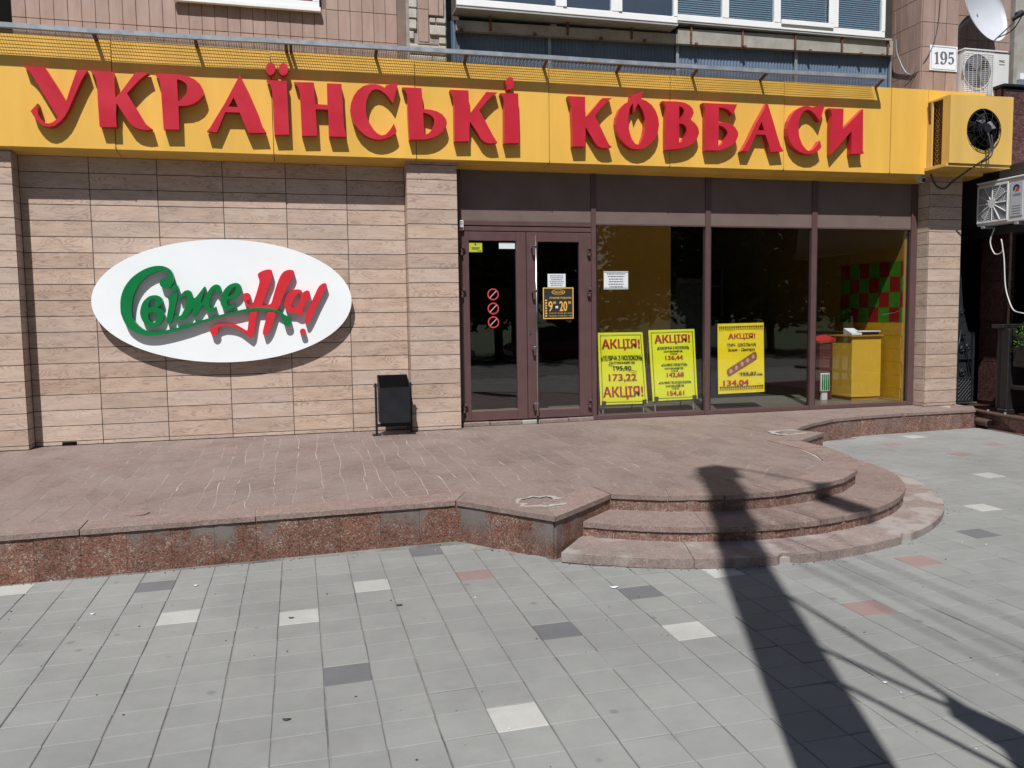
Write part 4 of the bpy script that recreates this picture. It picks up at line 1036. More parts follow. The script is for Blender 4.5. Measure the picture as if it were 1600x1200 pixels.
ct = empty('counter', (10.72, .7, .048), 'yellow boxy sales counter standing behind the right window', 'counter')
MB().box(10.46, 10.98, .45, .97, .10, 1.03, .003).build('body', M['counter'], ct)
MB().box(10.475, 10.965, .465, .955, .049, .10).build('plinth', M['counter_edge'], ct)
MB().box(10.435, 11.01, .42, 1.0, 1.03, 1.055, .004).build('top', M['counter_edge'], ct)
scl = empty('shop_scale', (10.75, .7, 1.056), 'white electronic shop scale standing on the yellow counter', 'scale')
MB().box(10.60, 10.96, .48, .82, 1.062, 1.10, .008).build('base', M['ink_black'], scl)
MB().box(10.58, 10.98, .46, .84, 1.10, 1.118, .004).build('weighing_plate', M['white_plastic'], scl)
mk('display', [(10.46, .47, 1.06), (10.62, .44, 1.06), (10.62, .44, 1.085), (10.46, .47, 1.085), (10.50, .72, 1.06), (10.66, .69, 1.06), (10.66, .69, 1.16), (10.50, .72, 1.16)],
   [(0, 1, 2, 3), (4, 7, 6, 5), (0, 4, 5, 1), (3, 2, 6, 7), (0, 3, 7, 4), (1, 5, 6, 2)], M['paper'], scl)
for x in (10.63, 10.93):
    for y in (.5, .8): MB().disc((x, y, 1.056), (0, 0, 1), .015, .008, 10).build('foot', M['black'], scl)
rb = empty('red_lidded_bin', (10.2, .8, .048), 'dark red bin with a bright red lid left of the yellow counter', 'bin')
MB().box(10.10, 10.33, .74, 1.1, .05, .93, .01).build('body', M['maroon'], rb)
MB().add([(10.08, .72, .93), (10.36, .72, .96), (10.36, 1.12, 1.06), (10.08, 1.12, 1.0), (10.08, .72, .96), (10.36, .72, 1.0), (10.36, 1.12, 1.10), (10.08, 1.12, 1.04)],
         [(0, 3, 2, 1), (4, 5, 6, 7), (0, 1, 5, 4), (1, 2, 6, 5), (2, 3, 7, 6), (3, 0, 4, 7)]).build('lid', M['red_plastic'], rb)
hg = empty('grille_panel', (10.15, .7, .048), 'small white grille panel on the floor left of the counter', 'grille')
MB().box(10.07, 10.225, .66, .69, .19, .47, .003).build('frame', M['white_plastic'], hg)
MB().box(10.10, 10.20, .68, .72, .05, .19).build('foot', M['white_plastic'], hg)
for k_ in range(4): MB().box(10.085+.035*k_, 10.108+.035*k_, .655, .66, .21, .45).build('slot', M['logo_green'], hg)
# goods and shelving deeper in the shop
sh = empty('shop_shelf', (8.6, 3.2, .048), 'dark shelving unit deep inside the shop behind the middle window', 'shelf')
for z in (.05, .7, 1.3, 1.9): MB().box(8.3, 9.9, 3.4, 3.9, z, z+.05).build('board', M['brown_tin'], sh)
for x in (8.3, 9.85): MB().box(x, x+.05, 3.4, 3.9, .1, 2.2).build('upright', M['brown_tin'], sh)
fr_ = empty('fridge', (7.2, 1.3, .048), 'tall dark glass fridge inside the shop right of the brown partition', 'fridge')
MB().box(8.22, 8.78, 1.9, 2.5, .06, 2.0, .01).build('body', M['brown_tin'], fr_)
MB().box(8.26, 8.74, 1.885, 1.9, .2, 1.9, .004).build('door', M['ink_black'], fr_)

# ================================================================ FASCIA SIGN
fs = empty('fascia_sign', (5.2, -.32, 3.3), 'long yellow fascia with raised red letters above the shop', 'sign')
def fz0(x): return 3.315+.0045*(x+.75)
def fz1(x): return 4.496+.0030*max(0, x-2.0)+.0045*max(0, x-5.0)
FJ = [-2.6, -1.35, .358, 2.04, 3.70, 5.386, 7.04, 8.726, 10.43, 11.05]
YF = -.32
for i, (a, b) in enumerate(zip(FJ, FJ[1:])):
    g_ = .004
    off = random.uniform(-.003, .003)
    V = [(a+g_, YF+off, fz0(a)), (b-g_, YF+off, fz0(b)), (b-g_, YF+off, fz1(b)), (a+g_, YF+off, fz1(a)),
         (a+g_, -.02, fz0(a)-.03), (b-g_, -.02, fz0(b)-.03), (b-g_, -.10, fz1(b)), (a+g_, -.10, fz1(a))]
    mk('panel', V, [(0, 1, 2, 3), (3, 2, 6, 7), (0, 4, 5, 1), (0, 3, 7, 4), (1, 5, 6, 2)], M['yellow'], fs)
mk('panel', [(11.054, YF, fz0(11.05)), (12.04, YF, fz0(12.0)), (12.04, YF, 4.55), (11.054, YF, fz1(11.05)), (11.054, -.02, fz0(11.05)-.03), (12.04, -.02, fz0(12)-.03), (12.04, -.10, 4.55), (11.054, -.10, fz1(11.05))],
   [(0, 1, 2, 3), (3, 2, 6, 7), (0, 4, 5, 1), (0, 3, 7, 4), (1, 5, 6, 2)], M['yellow'], fs)
MB().box(-2.6, 12.0, -.30, -.06, 3.42, 4.42).build('frame', M['rust'], fs)
MB().box(-2.6, 11.9, -.028, .03, 3.285, 3.345).build('soffit_trim', M['yellow'], fs)
for x in FJ[1:-1]:
    MB().box(x-.006, x+.006, YF-.004, YF+.03, fz0(x)-.012, fz0(x)+.02).build('clip', M['rust'], fs)
for (ch, outs, holes) in FASCIA_LETTERS:
    b = MB()
    for k_, o_ in enumerate(outs):
        b.prism(o_, holes if k_ == 0 else [], -.42, -.327)
    l_ = b.build('letter', M['red'], fs)
    l_['label'] = 'raised red letter ' + ch
# netting on a rail over the fascia
nt_ = empty('safety_netting', (5, -.42, 4.5), 'grey rail with brown arms carrying wire netting above the yellow fascia', 'netting')
RAIL = [(-2.6, 4.515), (-.656, 4.519), (.22, 4.517), (1.249, 4.526), (2.222, 4.545), (3.24, 4.554), (4.31, 4.565), (5.317, 4.571), (6.292, 4.574), (7.352, 4.582), (8.354, 4.590), (10.175, 4.619)]
rr = MB()
for (x0, z0), (x1, z1) in zip(RAIL, RAIL[1:]):
    V = [(x0, -.532, z0-.024), (x1, -.532, z1-.024), (x1, -.488, z1-.024), (x0, -.488, z0-.024), (x0, -.532, z0+.024), (x1, -.532, z1+.024), (x1, -.488, z1+.024), (x0, -.488, z0+.024)]
    rr.add(V, [(0, 3, 2, 1), (4, 5, 6, 7), (0, 1, 5, 4), (2, 3, 7, 6)])
rr.add([(10.175, -.532, 4.603), (10.175, -.488, 4.603), (10.175, -.488, 4.635), (10.175, -.532, 4.635)], [(0, 1, 2, 3)])
rr.build('rail', M['galv'], nt_)
def rail_z(x):
    for (x0, z0), (x1, z1) in zip(RAIL, RAIL[1:]):
        if x0 <= x <= x1: return z0+(z1-z0)*(x-x0)/(x1-x0)
    return RAIL[-1][1]
for x in (-.9, .22, 1.249, 2.222, 2.272, 3.24, 4.31, 5.317, 6.292, 7.352, 8.354, 10.165):
    z0, z1 = fz1(x)-.03, rail_z(x)-.01
    w_ = .016
    MB().add([(x-w_, -.30, z0), (x+w_, -.30, z0), (x+w_, -.51, z1), (x-w_, -.51, z1), (x-w_, -.30, z0+.035), (x+w_, -.30, z0+.035), (x+w_, -.51, z1+.02), (x-w_, -.51, z1+.02)],
             [(0, 3, 2, 1), (4, 5, 6, 7), (0, 1, 5, 4), (1, 2, 6, 5), (2, 3, 7, 6), (3, 0, 4, 7)]).build('arm', M['rust'], nt_)
nw = MB()
def wire(a, b, r=.0026):
    nw.tube([a, b], r, 3, cap=False)
for k_ in range(9):
    t = k_/8
    prev = None
    x = -2.5
    while x < 10.16:
        sag = -.006*math.sin(math.pi*t)-.004*math.sin(x*3.1+k_)*math.sin(math.pi*t)
        p = (x, -.325-.18*t, (fz1(x)+.004)*(1-t)+rail_z(x)*t+sag)
        if prev: wire(prev, p)
        prev = p
        x += .42
x = -2.5
while x < 10.16:
    jx = random.uniform(-.004, .004)
    wire((x+jx, -.325, fz1(x)+.004), (x-jx, -.505, rail_z(x)))
    x += .0275
o = nw.build('wire_net', M['net'], nt_); o['kind'] = 'stuff'

# ================================================================ OVAL SIGN
ov = empty('oval_sign', (1.42, -.12, .91), 'white oval sign with green and red script letters on the wood-look wall', 'sign')
oc, ax_, az_ = (1.433, 1.640), 1.456, .722
ovp = [(oc[0]+ax_*math.cos(2*math.pi*i/96), oc[1]+az_*math.sin(2*math.pi*i/96)) for i in range(96)]
MB().prism(ovp, [], -.12, -.03).build('board', M['white_board'], ov)
ovb = [(oc[0]+(ax_-.06)*math.cos(2*math.pi*i/48), oc[1]+(az_-.06)*math.sin(2*math.pi*i/48)) for i in range(48)]
MB().prism(ovb, [], -.03, .0).build('backing', M['ink_grey'], ov)
def smooth_loop(lp, n=2):
    out = []
    L_ = len(lp)
    for i in range(L_):
        p0, p1, p2, p3 = [Vector(lp[(i+k_) % L_]) for k_ in (-1, 0, 1, 2)]
        for s in range(n):
            t = s/n
            q = .5*((2*p1)+(p2-p0)*t+(2*p0-5*p1+4*p2-p3)*t*t+(3*p1-p0-3*p2+p3)*t*t*t)
            out.append((q.x, q.y))
    return out
for n_, (ch, cl, outs, holes) in enumerate(LOGO_LETTERS):
    b = MB()
    dy = -.016 if n_ == 0 else -.001*n_
    for k_, o_ in enumerate(outs):
        b.prism(smooth_loop(o_), [smooth_loop(h_) for h_ in holes] if k_ == 0 else [], -.185+dy*.5, -.121)
    l_ = b.build('letter', M['logo_green' if cl == 'green' else 'logo_red'], ov)
    l_['label'] = 'raised %s script letter %s' % (cl, ch)
# ================================================================ THINGS
def spline(pts, n=6):
    P = [Vector(p) for p in pts]
    P = [P[0]*2-P[1]]+P+[P[-1]*2-P[-2]]
    out = []
    for i in range(1, len(P)-2):
        for s in range(n):
            t = s/n
            p0, p1_, p2_, p3_ = P[i-1], P[i], P[i+1], P[i+2]
            out.append(.5*((2*p1_)+(p2_-p0)*t+(2*p0-5*p1_+4*p2_-p3_)*t*t+(3*p1_-p0-3*p2_+p3_)*t*t*t))
    out.append(P[-2])
    return out

def text_mb(body, x0, x1, z0, z1, y, mapf=None):
    c = bpy.data.curves.new('lettering', 'FONT'); c.body = body; c.resolution_u = 2
    ob = bpy.data.objects.new('lettering', c); COL.objects.link(ob)
    bpy.context.view_layer.update()
    me = bpy.data.meshes.new_from_object(ob.evaluated_get(bpy.context.evaluated_depsgraph_get()))
    bpy.data.objects.remove(ob, do_unlink=True)
    vs = [v.co for v in me.vertices]
    ax0, ax1 = min(v.x for v in vs), max(v.x for v in vs); az0, az1 = min(v.y for v in vs), max(v.y for v in vs)
    V = []
    for v in vs:
        u = x0+(x1-x0)*(v.x-ax0)/(ax1-ax0); w = z0+(z1-z0)*(v.y-az0)/(az1-az0)
        V.append(mapf(u, w, y) if mapf else (u, y, w))
    F = [tuple(p.vertices) for p in me.polygons]
    bpy.data.meshes.remove(me); bpy.data.curves.remove(c)
    return V, F

def text(body, x0, x1, z0, z1, y, mat, parent, mapf=None, bold=0.0, name='lettering'):
    V, F = text_mb(body, x0, x1, z0, z1, y, mapf)
    b = MB().add(V, F)
    if bold:
        for k_, (dx, dz) in enumerate(((bold, 0), (-bold, 0), (0, bold*.7))):
            b.add([(p[0]+dx, p[1]+.0002*(k_+1), p[2]+dz) for p in V], F)
    return b.build(name, mat, parent)

# ---------------------------------------------------------------- litter bin
tb = empty('litter_bin', (3.34, -.42, 0), 'black metal litter bin hung between two posts by the wall', 'bin')
for x in (3.125, 3.545):
    MB().box(x-.014, x+.014, -.434, -.406, .012, .63, .002).build('post', M['black'], tb)
    MB().box(x-.05, x+.05, -.47, -.37, .0005, .012, .002).build('foot', M['black'], tb)
    MB().tube([(x-.03, -.42, .60), (x+.03, -.42, .60)], .008, 8).build('pivot', M['black'], tb)
MB().box(3.139, 3.531, -.430, -.410, .10, .135, .002).build('crossbar', M['black'], tb)
bb = MB()
def sheet(pts, t=.006):
    # thin plate from four corners, thickened along +its normal
    a, b_, c, d = [Vector(p) for p in pts]
    n = (b_-a).cross(d-a).normalized()*t
    bb.add([a, b_, c, d, a+n, b_+n, c+n, d+n], [(0, 1, 2, 3), (7, 6, 5, 4), (0, 4, 5, 1), (1, 5, 6, 2), (2, 6, 7, 3), (3, 7, 4, 0)])
sheet([(3.165, -.535, .155), (3.52, -.535, .155), (3.52, -.56, .585), (3.165, -.56, .585)])
sheet([(3.52, -.31, .155), (3.165, -.31, .155), (3.165, -.27, .72), (3.52, -.27, .72)])
sheet([(3.165, -.31, .155), (3.165, -.535, .155), (3.165, -.56, .585), (3.165, -.27, .72)])
sheet([(3.52, -.535, .155), (3.52, -.31, .155), (3.52, -.27, .72), (3.52, -.56, .585)])
bb.box(3.165, 3.52, -.535, -.31, .149, .155)
bb.build('bucket', M['black'], tb)
MB().add([(3.172, -.53, .17), (3.513, -.53, .17), (3.513, -.31, .17), (3.172, -.31, .17), (3.172, -.552, .57), (3.513, -.552, .57), (3.513, -.278, .712), (3.172, -.278, .712)], [(0, 1, 5, 4), (1, 2, 6, 5), (2, 3, 7, 6), (3, 0, 4, 7), (0, 1, 2, 3)]).build('painted_shade_lining', M['dark'], tb)  # added near-black lining, paints the shade inside the open bucket
tag(MB().box(3.20, 3.48, -.50, -.33, .175, .25, .03).build('rubbish_bag', M['dark']), 'dark rubbish lying in the bottom of the black bin', 'rubbish')

# ---------------------------------------------------------------- posters and notices
def quad_map(q):
    (ax, az), (bx_, bz), (cx_, cz_), (dx, dz) = q      # TL TR BR BL
    def f(u, v, y):      # u right, v down from the top
        x = (ax*(1-u)+bx_*u)*(1-v)+(dx*(1-u)+cx_*u)*v
        z = (az*(1-u)+bz*u)*(1-v)+(dz*(1-u)+cz_*u)*v
        return (x, y, z)
    return f
def poster(q, y, mat, label, lines, border=True):
    p = empty('poster', ((q[2][0]+q[3][0])/2, y, min(q[2][1], q[3][1])), label, 'poster', 'sale posters behind the windows')
    f = quad_map(q)
    n = 8
    V, F = [], []
    for i in range(n+1):
        for j in range(n+1):
            X_, Y_, Z_ = f(i/n, j/n, y)
            V.append((X_, Y_+.003*math.sin(i*.9+j*.5), Z_))
    for i in range(n):
        for j in range(n):
            a = i*(n+1)+j
            F.append((a, a+n+1, a+n+2, a+1))
    b = MB().add(V, F); b.add([(v[0], v[1]+.002, v[2]) for v in V], [t[::-1] for t in F])
    b.build('sheet', mat, p)
    if border:
        e = .045; t = .012; bo = MB()
        for (u0, u1, v0, v1) in ((e, 1-e, e*.7, e*.7+t*.5), (e, 1-e, 1-e*.7-t*.5, 1-e*.7), (e, e+t, e*.7+t*.5, 1-e*.7-t*.5), (1-e-t, 1-e, e*.7+t*.5, 1-e*.7-t*.5)):
            bo.add([f(u0, v0, y-.006), f(u1, v0, y-.006), f(u1, v1, y-.006), f(u0, v1, y-.006)], [(0, 3, 2, 1)])
        bo.build('border', M['ink_green'], p)
    for (body, u0, u1, v0, v1, ink, bold) in lines:
        g_ = lambda u, w, yy: f(u, w, yy)
        V, F = text_mb(body, u0, u1, v1, v0, y-.008, g_)
        b = MB().add(V, F)
        if bold:
            for k_, dx in enumerate((bold, -bold)):
                b.add([(v[0]+dx, v[1]+.0004*(k_+1), v[2]) for v in V], F)
        b.build('lettering', M[ink], p)
    return p, f
Q1 = [(6.198, 1.176), (6.857, 1.173), (6.934, .18), (6.23, .185)]
p1, f1 = poster(Q1, .15, M['poster_green'], 'lime yellow sale poster priced 173,22 at the left end of the window', [
    ('АКЦІЯ!', .08, .91, .09, .245, 'ink_red', .006), ('«ТЕЛЯЧА З МОЛОКОМ»', .05, .95, .318, .385, 'ink_green', .003), ('САЛТІВСЬКИЙ МК', .22, .78, .395, .435, 'ink_green', .002),
    ('195,90', .31, .69, .465, .535, 'ink_black', .003), ('173,22', .20, .79, .575, .685, 'ink_red', .005), ('АКЦІЯ!', .07, .91, .75, .925, 'ink_red', .006)])
MB().add([f1(.19, .44, .138), f1(.81, .545, .138), f1(.81, .553, .138), f1(.19, .448, .138)], [(0, 1, 2, 3)]).build('strike_line', M['ink_black'], p1)
Q2 = [(6.944, 1.198), (7.645, 1.204), (7.700, .214), (7.011, .205)]
p2, f2 = poster(Q2, .15, M['poster_green'], 'lime yellow sale poster with three prices, second from the door', [
    ('АКЦІЯ!', .12, .88, .07, .205, 'ink_red', .006), ('«КЛАСИЧНА З МОЛОКОМ»', .16, .86, .236, .275, 'ink_green', .002), ('САЛТІВСЬКИЙ МК', .30, .71, .288, .318, 'ink_green', .002), ('ТІЛЬКИ', .43, .59, .330, .352, 'ink_green', .001),
    ('136,44', .33, .71, .365, .435, 'ink_red', .004), ('«САЛЯМІ ПІКАНТНА»', .23, .80, .478, .513, 'ink_green', .002), ('САЛТІВСЬКИЙ МК', .30, .71, .528, .558, 'ink_green', .002), ('ТІЛЬКИ', .43, .59, .572, .594, 'ink_green', .001),
    ('142,68', .34, .71, .607, .677, 'ink_red', .004), ('«САЛЯМІ ПО-ВІДЕНСЬКИ»', .15, .87, .732, .768, 'ink_green', .002), ('САЛТІВСЬКИЙ МК', .30, .71, .778, .808, 'ink_green', .002), ('ТІЛЬКИ', .43, .59, .822, .844, 'ink_green', .001),
    ('154,61', .33, .70, .868, .940, 'ink_red', .004)])
Q3 = [(7.966, 1.271), (8.696, 1.278), (8.719, .283), (7.983, .276)]
p3, f3 = poster(Q3, .075, M['poster_yellow'], 'yellow sale poster with a printed sausage in the middle window', [
    ('АКЦІЯ!', .22, .80, .145, .235, 'ink_red', .004), ('ТМЧ  ШКІЛЬНА', .19, .82, .285, .33, 'ink_black', .002), ('Зоря - Дніпро', .21, .79, .355, .405, 'ink_black', .002),
    ('155,07', .49, .82, .70, .76, 'ink_black', .003), ('грн.', .84, .96, .725, .755, 'ink_black', .001), ('134,04', .11, .65, .81, .90, 'ink_red', .006)], border=False)
MB().add([f3(.44, .715, .064), f3(.96, .745, .064), f3(.96, .753, .064), f3(.44, .723, .064)], [(0, 1, 2, 3)]).build('strike_line', M['ink_black'], p3)
for v0 in (.04, .90):
    zz = MB(); zr = MB()
    for i in range(24):
        u = .02+i*.04
        for k_ in range(2):
            (zr if k_ else zz).add([f3(u, v0+.045*k_, .066), f3(u+.02, v0+.03, .066), f3(u+.038, v0+.045*k_, .066), f3(u+.02, v0+.018+.045*(k_*.4), .066)], [(0, 1, 2), (0, 2, 3)])
    zz.build('embroidery_band', M['ink_black'], p3); zr.build('embroidery_band', M['ink_red'], p3)
a_, b_2 = Vector((.22, .70)), Vector((.80, .465))
d_ = (b_2-a_).normalized(); n_v = Vector((-d_.y, d_.x))*.055
cap = [a_+n_v*math.cos(t)-d_*.035*math.sin(t) for t in [math.pi*i/8 for i in range(9)]]+[b_2-n_v*math.cos(t)+d_*.035*math.sin(t) for t in [math.pi*i/8 for i in range(9)]]
MB().add([f3(p.x, p.y, .066) for p in cap], [tuple(range(len(cap)))]).build('printed_sausage', M['sausage'], p3)
for i in range(5):
    c_ = a_+(b_2-a_)*(.08+.21*i)
    MB().add([f3(*(c_+n_v*.75), .064), f3(*(c_+d_*.04), .064), f3(*(c_-n_v*.75), .064), f3(*(c_-d_*.04), .064)], [(0, 1, 2, 3)]).build('printed_label', M['pink'], p3)
for q, nm, lab in ((Q1, 0, 'grey easel holding the lime poster priced 173,22'), (Q2, 1, 'grey easel holding the lime poster with three prices')):
    s_ = empty('poster_easel', ((q[2][0]+q[3][0])/2, .25, .048), lab, 'easel', 'poster easels inside the window')
    for (x, xt) in ((q[3][0]+.05, q[0][0]+.03), (q[2][0]-.05, q[1][0]-.03)):
        MB().tube([(x, .175, .05), (xt, .185, 1.18)], .011, 6).build('leg', M['galv'], s_)
        MB().tube([(x, .60, .05), (xt, .21, 1.05)], .011, 6).build('back_leg', M['galv'], s_)
        MB().box(x-.03, x+.03, .13, .185, q[2][1]-.0, q[2][1]+.055, .004).build('clip', M['brown_tin'], s_)
    MB().tube([(q[3][0]+.05, .18, q[2][1]-.02), (q[2][0]-.05, .18, q[2][1]-.02)], .010, 6).build('crossbar', M['galv'], s_)

def notice(x0, x1, z0, z1, y, label, nlines, name='paper_notice', mat='paper'):
    p = empty(name, ((x0+x1)/2, y, z0), label, 'notice')
    MB().box(x0, x1, y, y+.0015, z0, z1).build('sheet', M[mat], p)
    for k_ in range(nlines):
        z = z1-(z1-z0)*(k_+1)/(nlines+1)
        w = (x1-x0)*random.uniform(.55, .82); c = (x0+x1)/2
        h = (z1-z0)/(nlines+1)*.34
        ln = MB(); xx = c-w/2
        while xx < c+w/2:      # word-long strokes: the print is too small to read
            ww = random.uniform(.012, .04)
            ln.box(xx, min(xx+ww, c+w/2), y-.0022, y-.0012, z-h/2, z+h/2)
            xx += ww+.006
        ln.build('printed_line', M['ink_grey'], p)
    return p
nb = notice(6.243, 6.594, 1.762, 2.003, .030, 'white printed notice on the window just right of the door', 6)
for z in (1.772, 1.985):
    zz = MB()
    for i in range(22): zz.box(6.25+i*.0155, 6.26+i*.0155, .0275, .0285, z, z+.012)
    zz.build('printed_border', M['ink_grey'], nb)
notice(5.451, 5.70, 1.792, 1.968, .024, 'pale blue-white paper taped above the opening hours on the door', 6)
ws = empty('white_label', (4.90, .024, 2.29), 'blank white label at the top right of the left door glass', 'label')
MB().box(4.796, 5.009, .024, .0255, 2.292, 2.373).build('sheet', M['paper'], ws)
ys = empty('lime_label', (4.485, .024, 2.247), 'lime green label in the top corner of the left door glass', 'label')
MB().box(4.398, 4.573, .024, .0255, 2.247, 2.368).build('sheet', M['lime'], ys)
MB().box(4.43, 4.54, .0222, .0232, 2.296, 2.306).box(4.44, 4.53, .0222, .0232, 2.280, 2.288).build('printed_line', M['ink_green'], ys); MB().disc((4.485, .0235, 2.345), (0, -1, 0), .012, .001, 12).build('emblem', M['ink_green'], ys)
MB().box(4.51, 4.528, .0222, .0232, 2.257, 2.266).box(4.534, 4.56, .0222, .0232, 2.257, 2.266).build('printed_line', M['ink_green'], ys)
oh = empty('opening_hours_plate', (5.595, .02, 1.375), 'black opening hours plate with yellow print on the right door leaf', 'plate')
MB().box(5.382, 5.806, .018, .022, 1.375, 1.788, .001).build('plate', M['ink_black'], oh)
bo = MB()
for (a, b, c, d) in ((5.382, 5.806, 1.775, 1.788), (5.382, 5.806, 1.375, 1.388), (5.382, 5.395, 1.388, 1.775), (5.793, 5.806, 1.388, 1.775)): bo.box(a, b, .0155, .0175, c, d)
bo.build('border', M['ink_yellow'], oh)
MB().ring((5.595, .016, 1.725), (0, 1, 0), .0, .0, 4, 3) if False else None
el = MB()
for i in range(28):
    a0, a1 = 2*math.pi*i/28, 2*math.pi*(i+1)/28
    P_ = lambda a, s: (5.595+.092*s*math.cos(a), .0165, 1.728+.036*s*math.sin(a))
    el.add([P_(a0, 1), P_(a1, 1), P_(a1, .9), P_(a0, .9)], [(0, 1, 2, 3)])
el.build('oval_emblem', M['ink_yellow'], oh)
text('СвіжеНа', 5.53, 5.66, 1.708, 1.748, .0165, M['ink_yellow'], oh)
text('ГРАФІК РОБОТИ', 5.475, 5.775, 1.638, 1.664, .0165, M['ink_yellow'], oh, bold=.001)
text('9', 5.457, 5.513, 1.475, 1.607, .0165, M['ink_yellow'], oh, bold=.003)
text('00', 5.523, 5.56, 1.57, 1.607, .0165, M['ink_yellow'], oh, bold=.001)
MB().box(5.555, 5.59, .0155, .0175, 1.515, 1.545).build('dash', M['paper'], oh)
text('20', 5.612, 5.715, 1.475, 1.607, .0165, M['ink_yellow'], oh, bold=.003)
text('30', 5.73, 5.77, 1.57, 1.607, .0165, M['ink_yellow'], oh, bold=.001)
text('СУБОТА З 9.00 ДО 19.00', 5.465, 5.78, 1.438, 1.458, .0165, M['ink_yellow'], oh)
text('НЕДІЛЯ З 9.00 ДО 17.00', 5.465, 5.78, 1.402, 1.422, .0165, M['ink_yellow'], oh)
for i in range(7): MB().box(5.412, 5.436, .0155, .0175, 1.405+.034*i, 1.426+.034*i).build('mark', M['ink_yellow'], oh)
for (z, w) in ((1.704, 'topmost'), (1.521, 'middle'), (1.343, 'lowest')):
    s_ = empty('prohibition_sticker', (4.708, .024, z-.075), '%s of the three round red prohibition stickers on the left door' % w, 'sticker', 'red prohibition stickers')
    R_ = MB()
    for i in range(32):
        a0, a1 = 2*math.pi*i/32, 2*math.pi*(i+1)/32
        P_ = lambda a, r: (4.708+r*math.cos(a), .024, z+r*math.sin(a))
        R_.add([P_(a0, .076), P_(a1, .076), P_(a1, .060), P_(a0, .060)], [(0, 1, 2, 3)])
    R_.build('ring', M['sticker_red'], s_)
    MB().add([(4.708-.048, .0235, z-.040), (4.708-.040, .0235, z-.048), (4.708+.048, .0235, z+.040), (4.708+.040, .0235, z+.048)], [(0, 1, 2, 3)]).build('slash', M['pink'], s_)
al = empty('alarm_box', (4.29, -.03, 2.51), 'small white alarm box at the top left corner of the door frame', 'alarm box')
MB().box(4.262, 4.322, -.045, .003, 2.515, 2.64, .005).build('case', M['white_plastic'], al)
for z in (2.62, 2.60, 2.58): MB().box(4.278, 4.308, -.0475, -.046, z, z+.006).build('slot', M['ink_black'], al)
MB().box(4.270, 4.314, -.050, -.046, 2.525, 2.555, .002).build('sensor', M['maroon'], al)

# ---------------------------------------------------------------- roof-edge fittings on the right
cc = empty('security_camera', (11.06, -.2, 3.26), 'small white security camera under the right end of the fascia', 'camera')
MB().box(11.0, 11.12, -.25, -.15, 3.335, 3.40, .01).build('mount', M['white_plastic'], cc)
MB().tube([(11.06, -.16, 3.325), (11.045, -.27, 3.295)], .045, 14).build('housing', M['white_plastic'], cc)
MB().tube([(11.046, -.265, 3.296), (11.044, -.285, 3.291)], .030, 14).build('lens', M['black'], cc)

vb = empty('ventilation_box', (11.55, -.55, 3.45), 'yellow cooling box with a black fan at the right end of the fascia', 'ventilation unit')
x0, x1, yb, yf, z0, z1 = 11.04, 12.10, -.325, -.75, 3.455, 4.375
fcx, fcz, fr2 = 11.605, 3.93, .285
circ = [(fcx+fr2*math.cos(2*math.pi*i/36), fcz+fr2*math.sin(2*math.pi*i/36)) for i in range(36)]
MB().prism([(x0, z0), (x1, z0), (x1, z1+.02), (x0, z1)], [circ], yf, yf+.02).build('front_panel', M['yellow2'], vb)
MB().box(x0, x1, yf+.02, yb, z1-.02, z1+.005).build('top_panel', M['yellow2'], vb)
MB().box(x1-.02, x1, yf+.02, yb, z0, z1).build('side_panel', M['yellow2'], vb)
MB().box(x0-.03, x1, yf-.0+.021, yb+.02, z0-.045, z0-.002).build('drip_tray', M['yellow2'], vb)
MB().box(x0, x0+.02, yf+.02, yf+.14, z0, z1-.02).build('side_panel', M['yellow2'], vb)
MB().box(x0+.001, x0+.02, yf+.33, yb, z0, z1-.02).build('side_panel', M['yellow2'], vb)
MB().add([(x0-.02, yf+.36, z1-.02), (x0-.02, yf+.40, z1-.02), (x0+.01, yf+.40, z1-.45), (x0+.01, yf+.36, z1-.45), (x0+.005, yf+.36, z1-.02), (x0+.005, yf+.40, z1-.02), (x0+.03, yf+.40, z1-.45), (x0+.03, yf+.36, z1-.45)],
         [(0, 1, 2, 3), (4, 7, 6, 5), (0, 3, 7, 4), (1, 5, 6, 2)]).build('flap', M['rust'], vb)
MB().box(x0+.06, x0+.10, yf+.14, yf+.33, z0, z1-.02).build('coil', M['rust'], vb)
fins = MB()
for i in range(26):
    for k_ in range(3):
        fins.ring((x0+.045, yf+.175+.055*k_+(.02 if i % 2 else 0), z0+.03+i*.034), (0, 1, 0), .018, .005, 8, 4, 0, math.pi)
o = fins.build('coil_bends', M['counter_edge'], vb); o['kind'] = 'stuff'
MB().box(x0+.12, x1-.03, yf+.09, yf+.11, z0, z1-.03).build('inner_plate', M['dark'], vb)
MB().tube([(fcx, yf+.08, fcz), (fcx, yf-.03, fcz)], .085, 20).build('motor', M['black'], vb)
MB().tube([(fcx, yf-.03, fcz), (fcx, yf-.075, fcz)], .062, 20).build('motor_cap', M['black'], vb)
for i in range(5):
    a = 2*math.pi*i/5+.4
    V = []
    for r, tw in ((.07, .09), (.15, .06), (.24, .035)):
        for s in (-1, 1):
            w = .055+.28*r
            aa = a+s*w/ max(r, .1)*.5
            V.append((fcx+r*math.cos(aa), yf+.05+s*tw*.6, fcz+r*math.sin(aa)))
    MB().add(V, [(0, 1, 3, 2), (2, 3, 5, 4)]).build('fan_blade', M['ink_grey'] if i == 0 else M['black'], vb)
cg = MB()
for r, yy in ((.285, yf-.012), (.22, yf-.055), (.15, yf-.072)): cg.ring((fcx, yy, fcz-.02), (0, 1, 0), r, .004, 32, 5)
for i in range(12):
    a = 2*math.pi*i/12+.1
    cg.tube([(fcx+r*math.cos(a), yy, fcz-.02+r*math.sin(a)) for r, yy in ((.09, yf-.078), (.15, yf-.074), (.22, yf-.057), (.29, yf-.010))], .0028, 5)
cg.build('fan_guard', M['black'], vb)
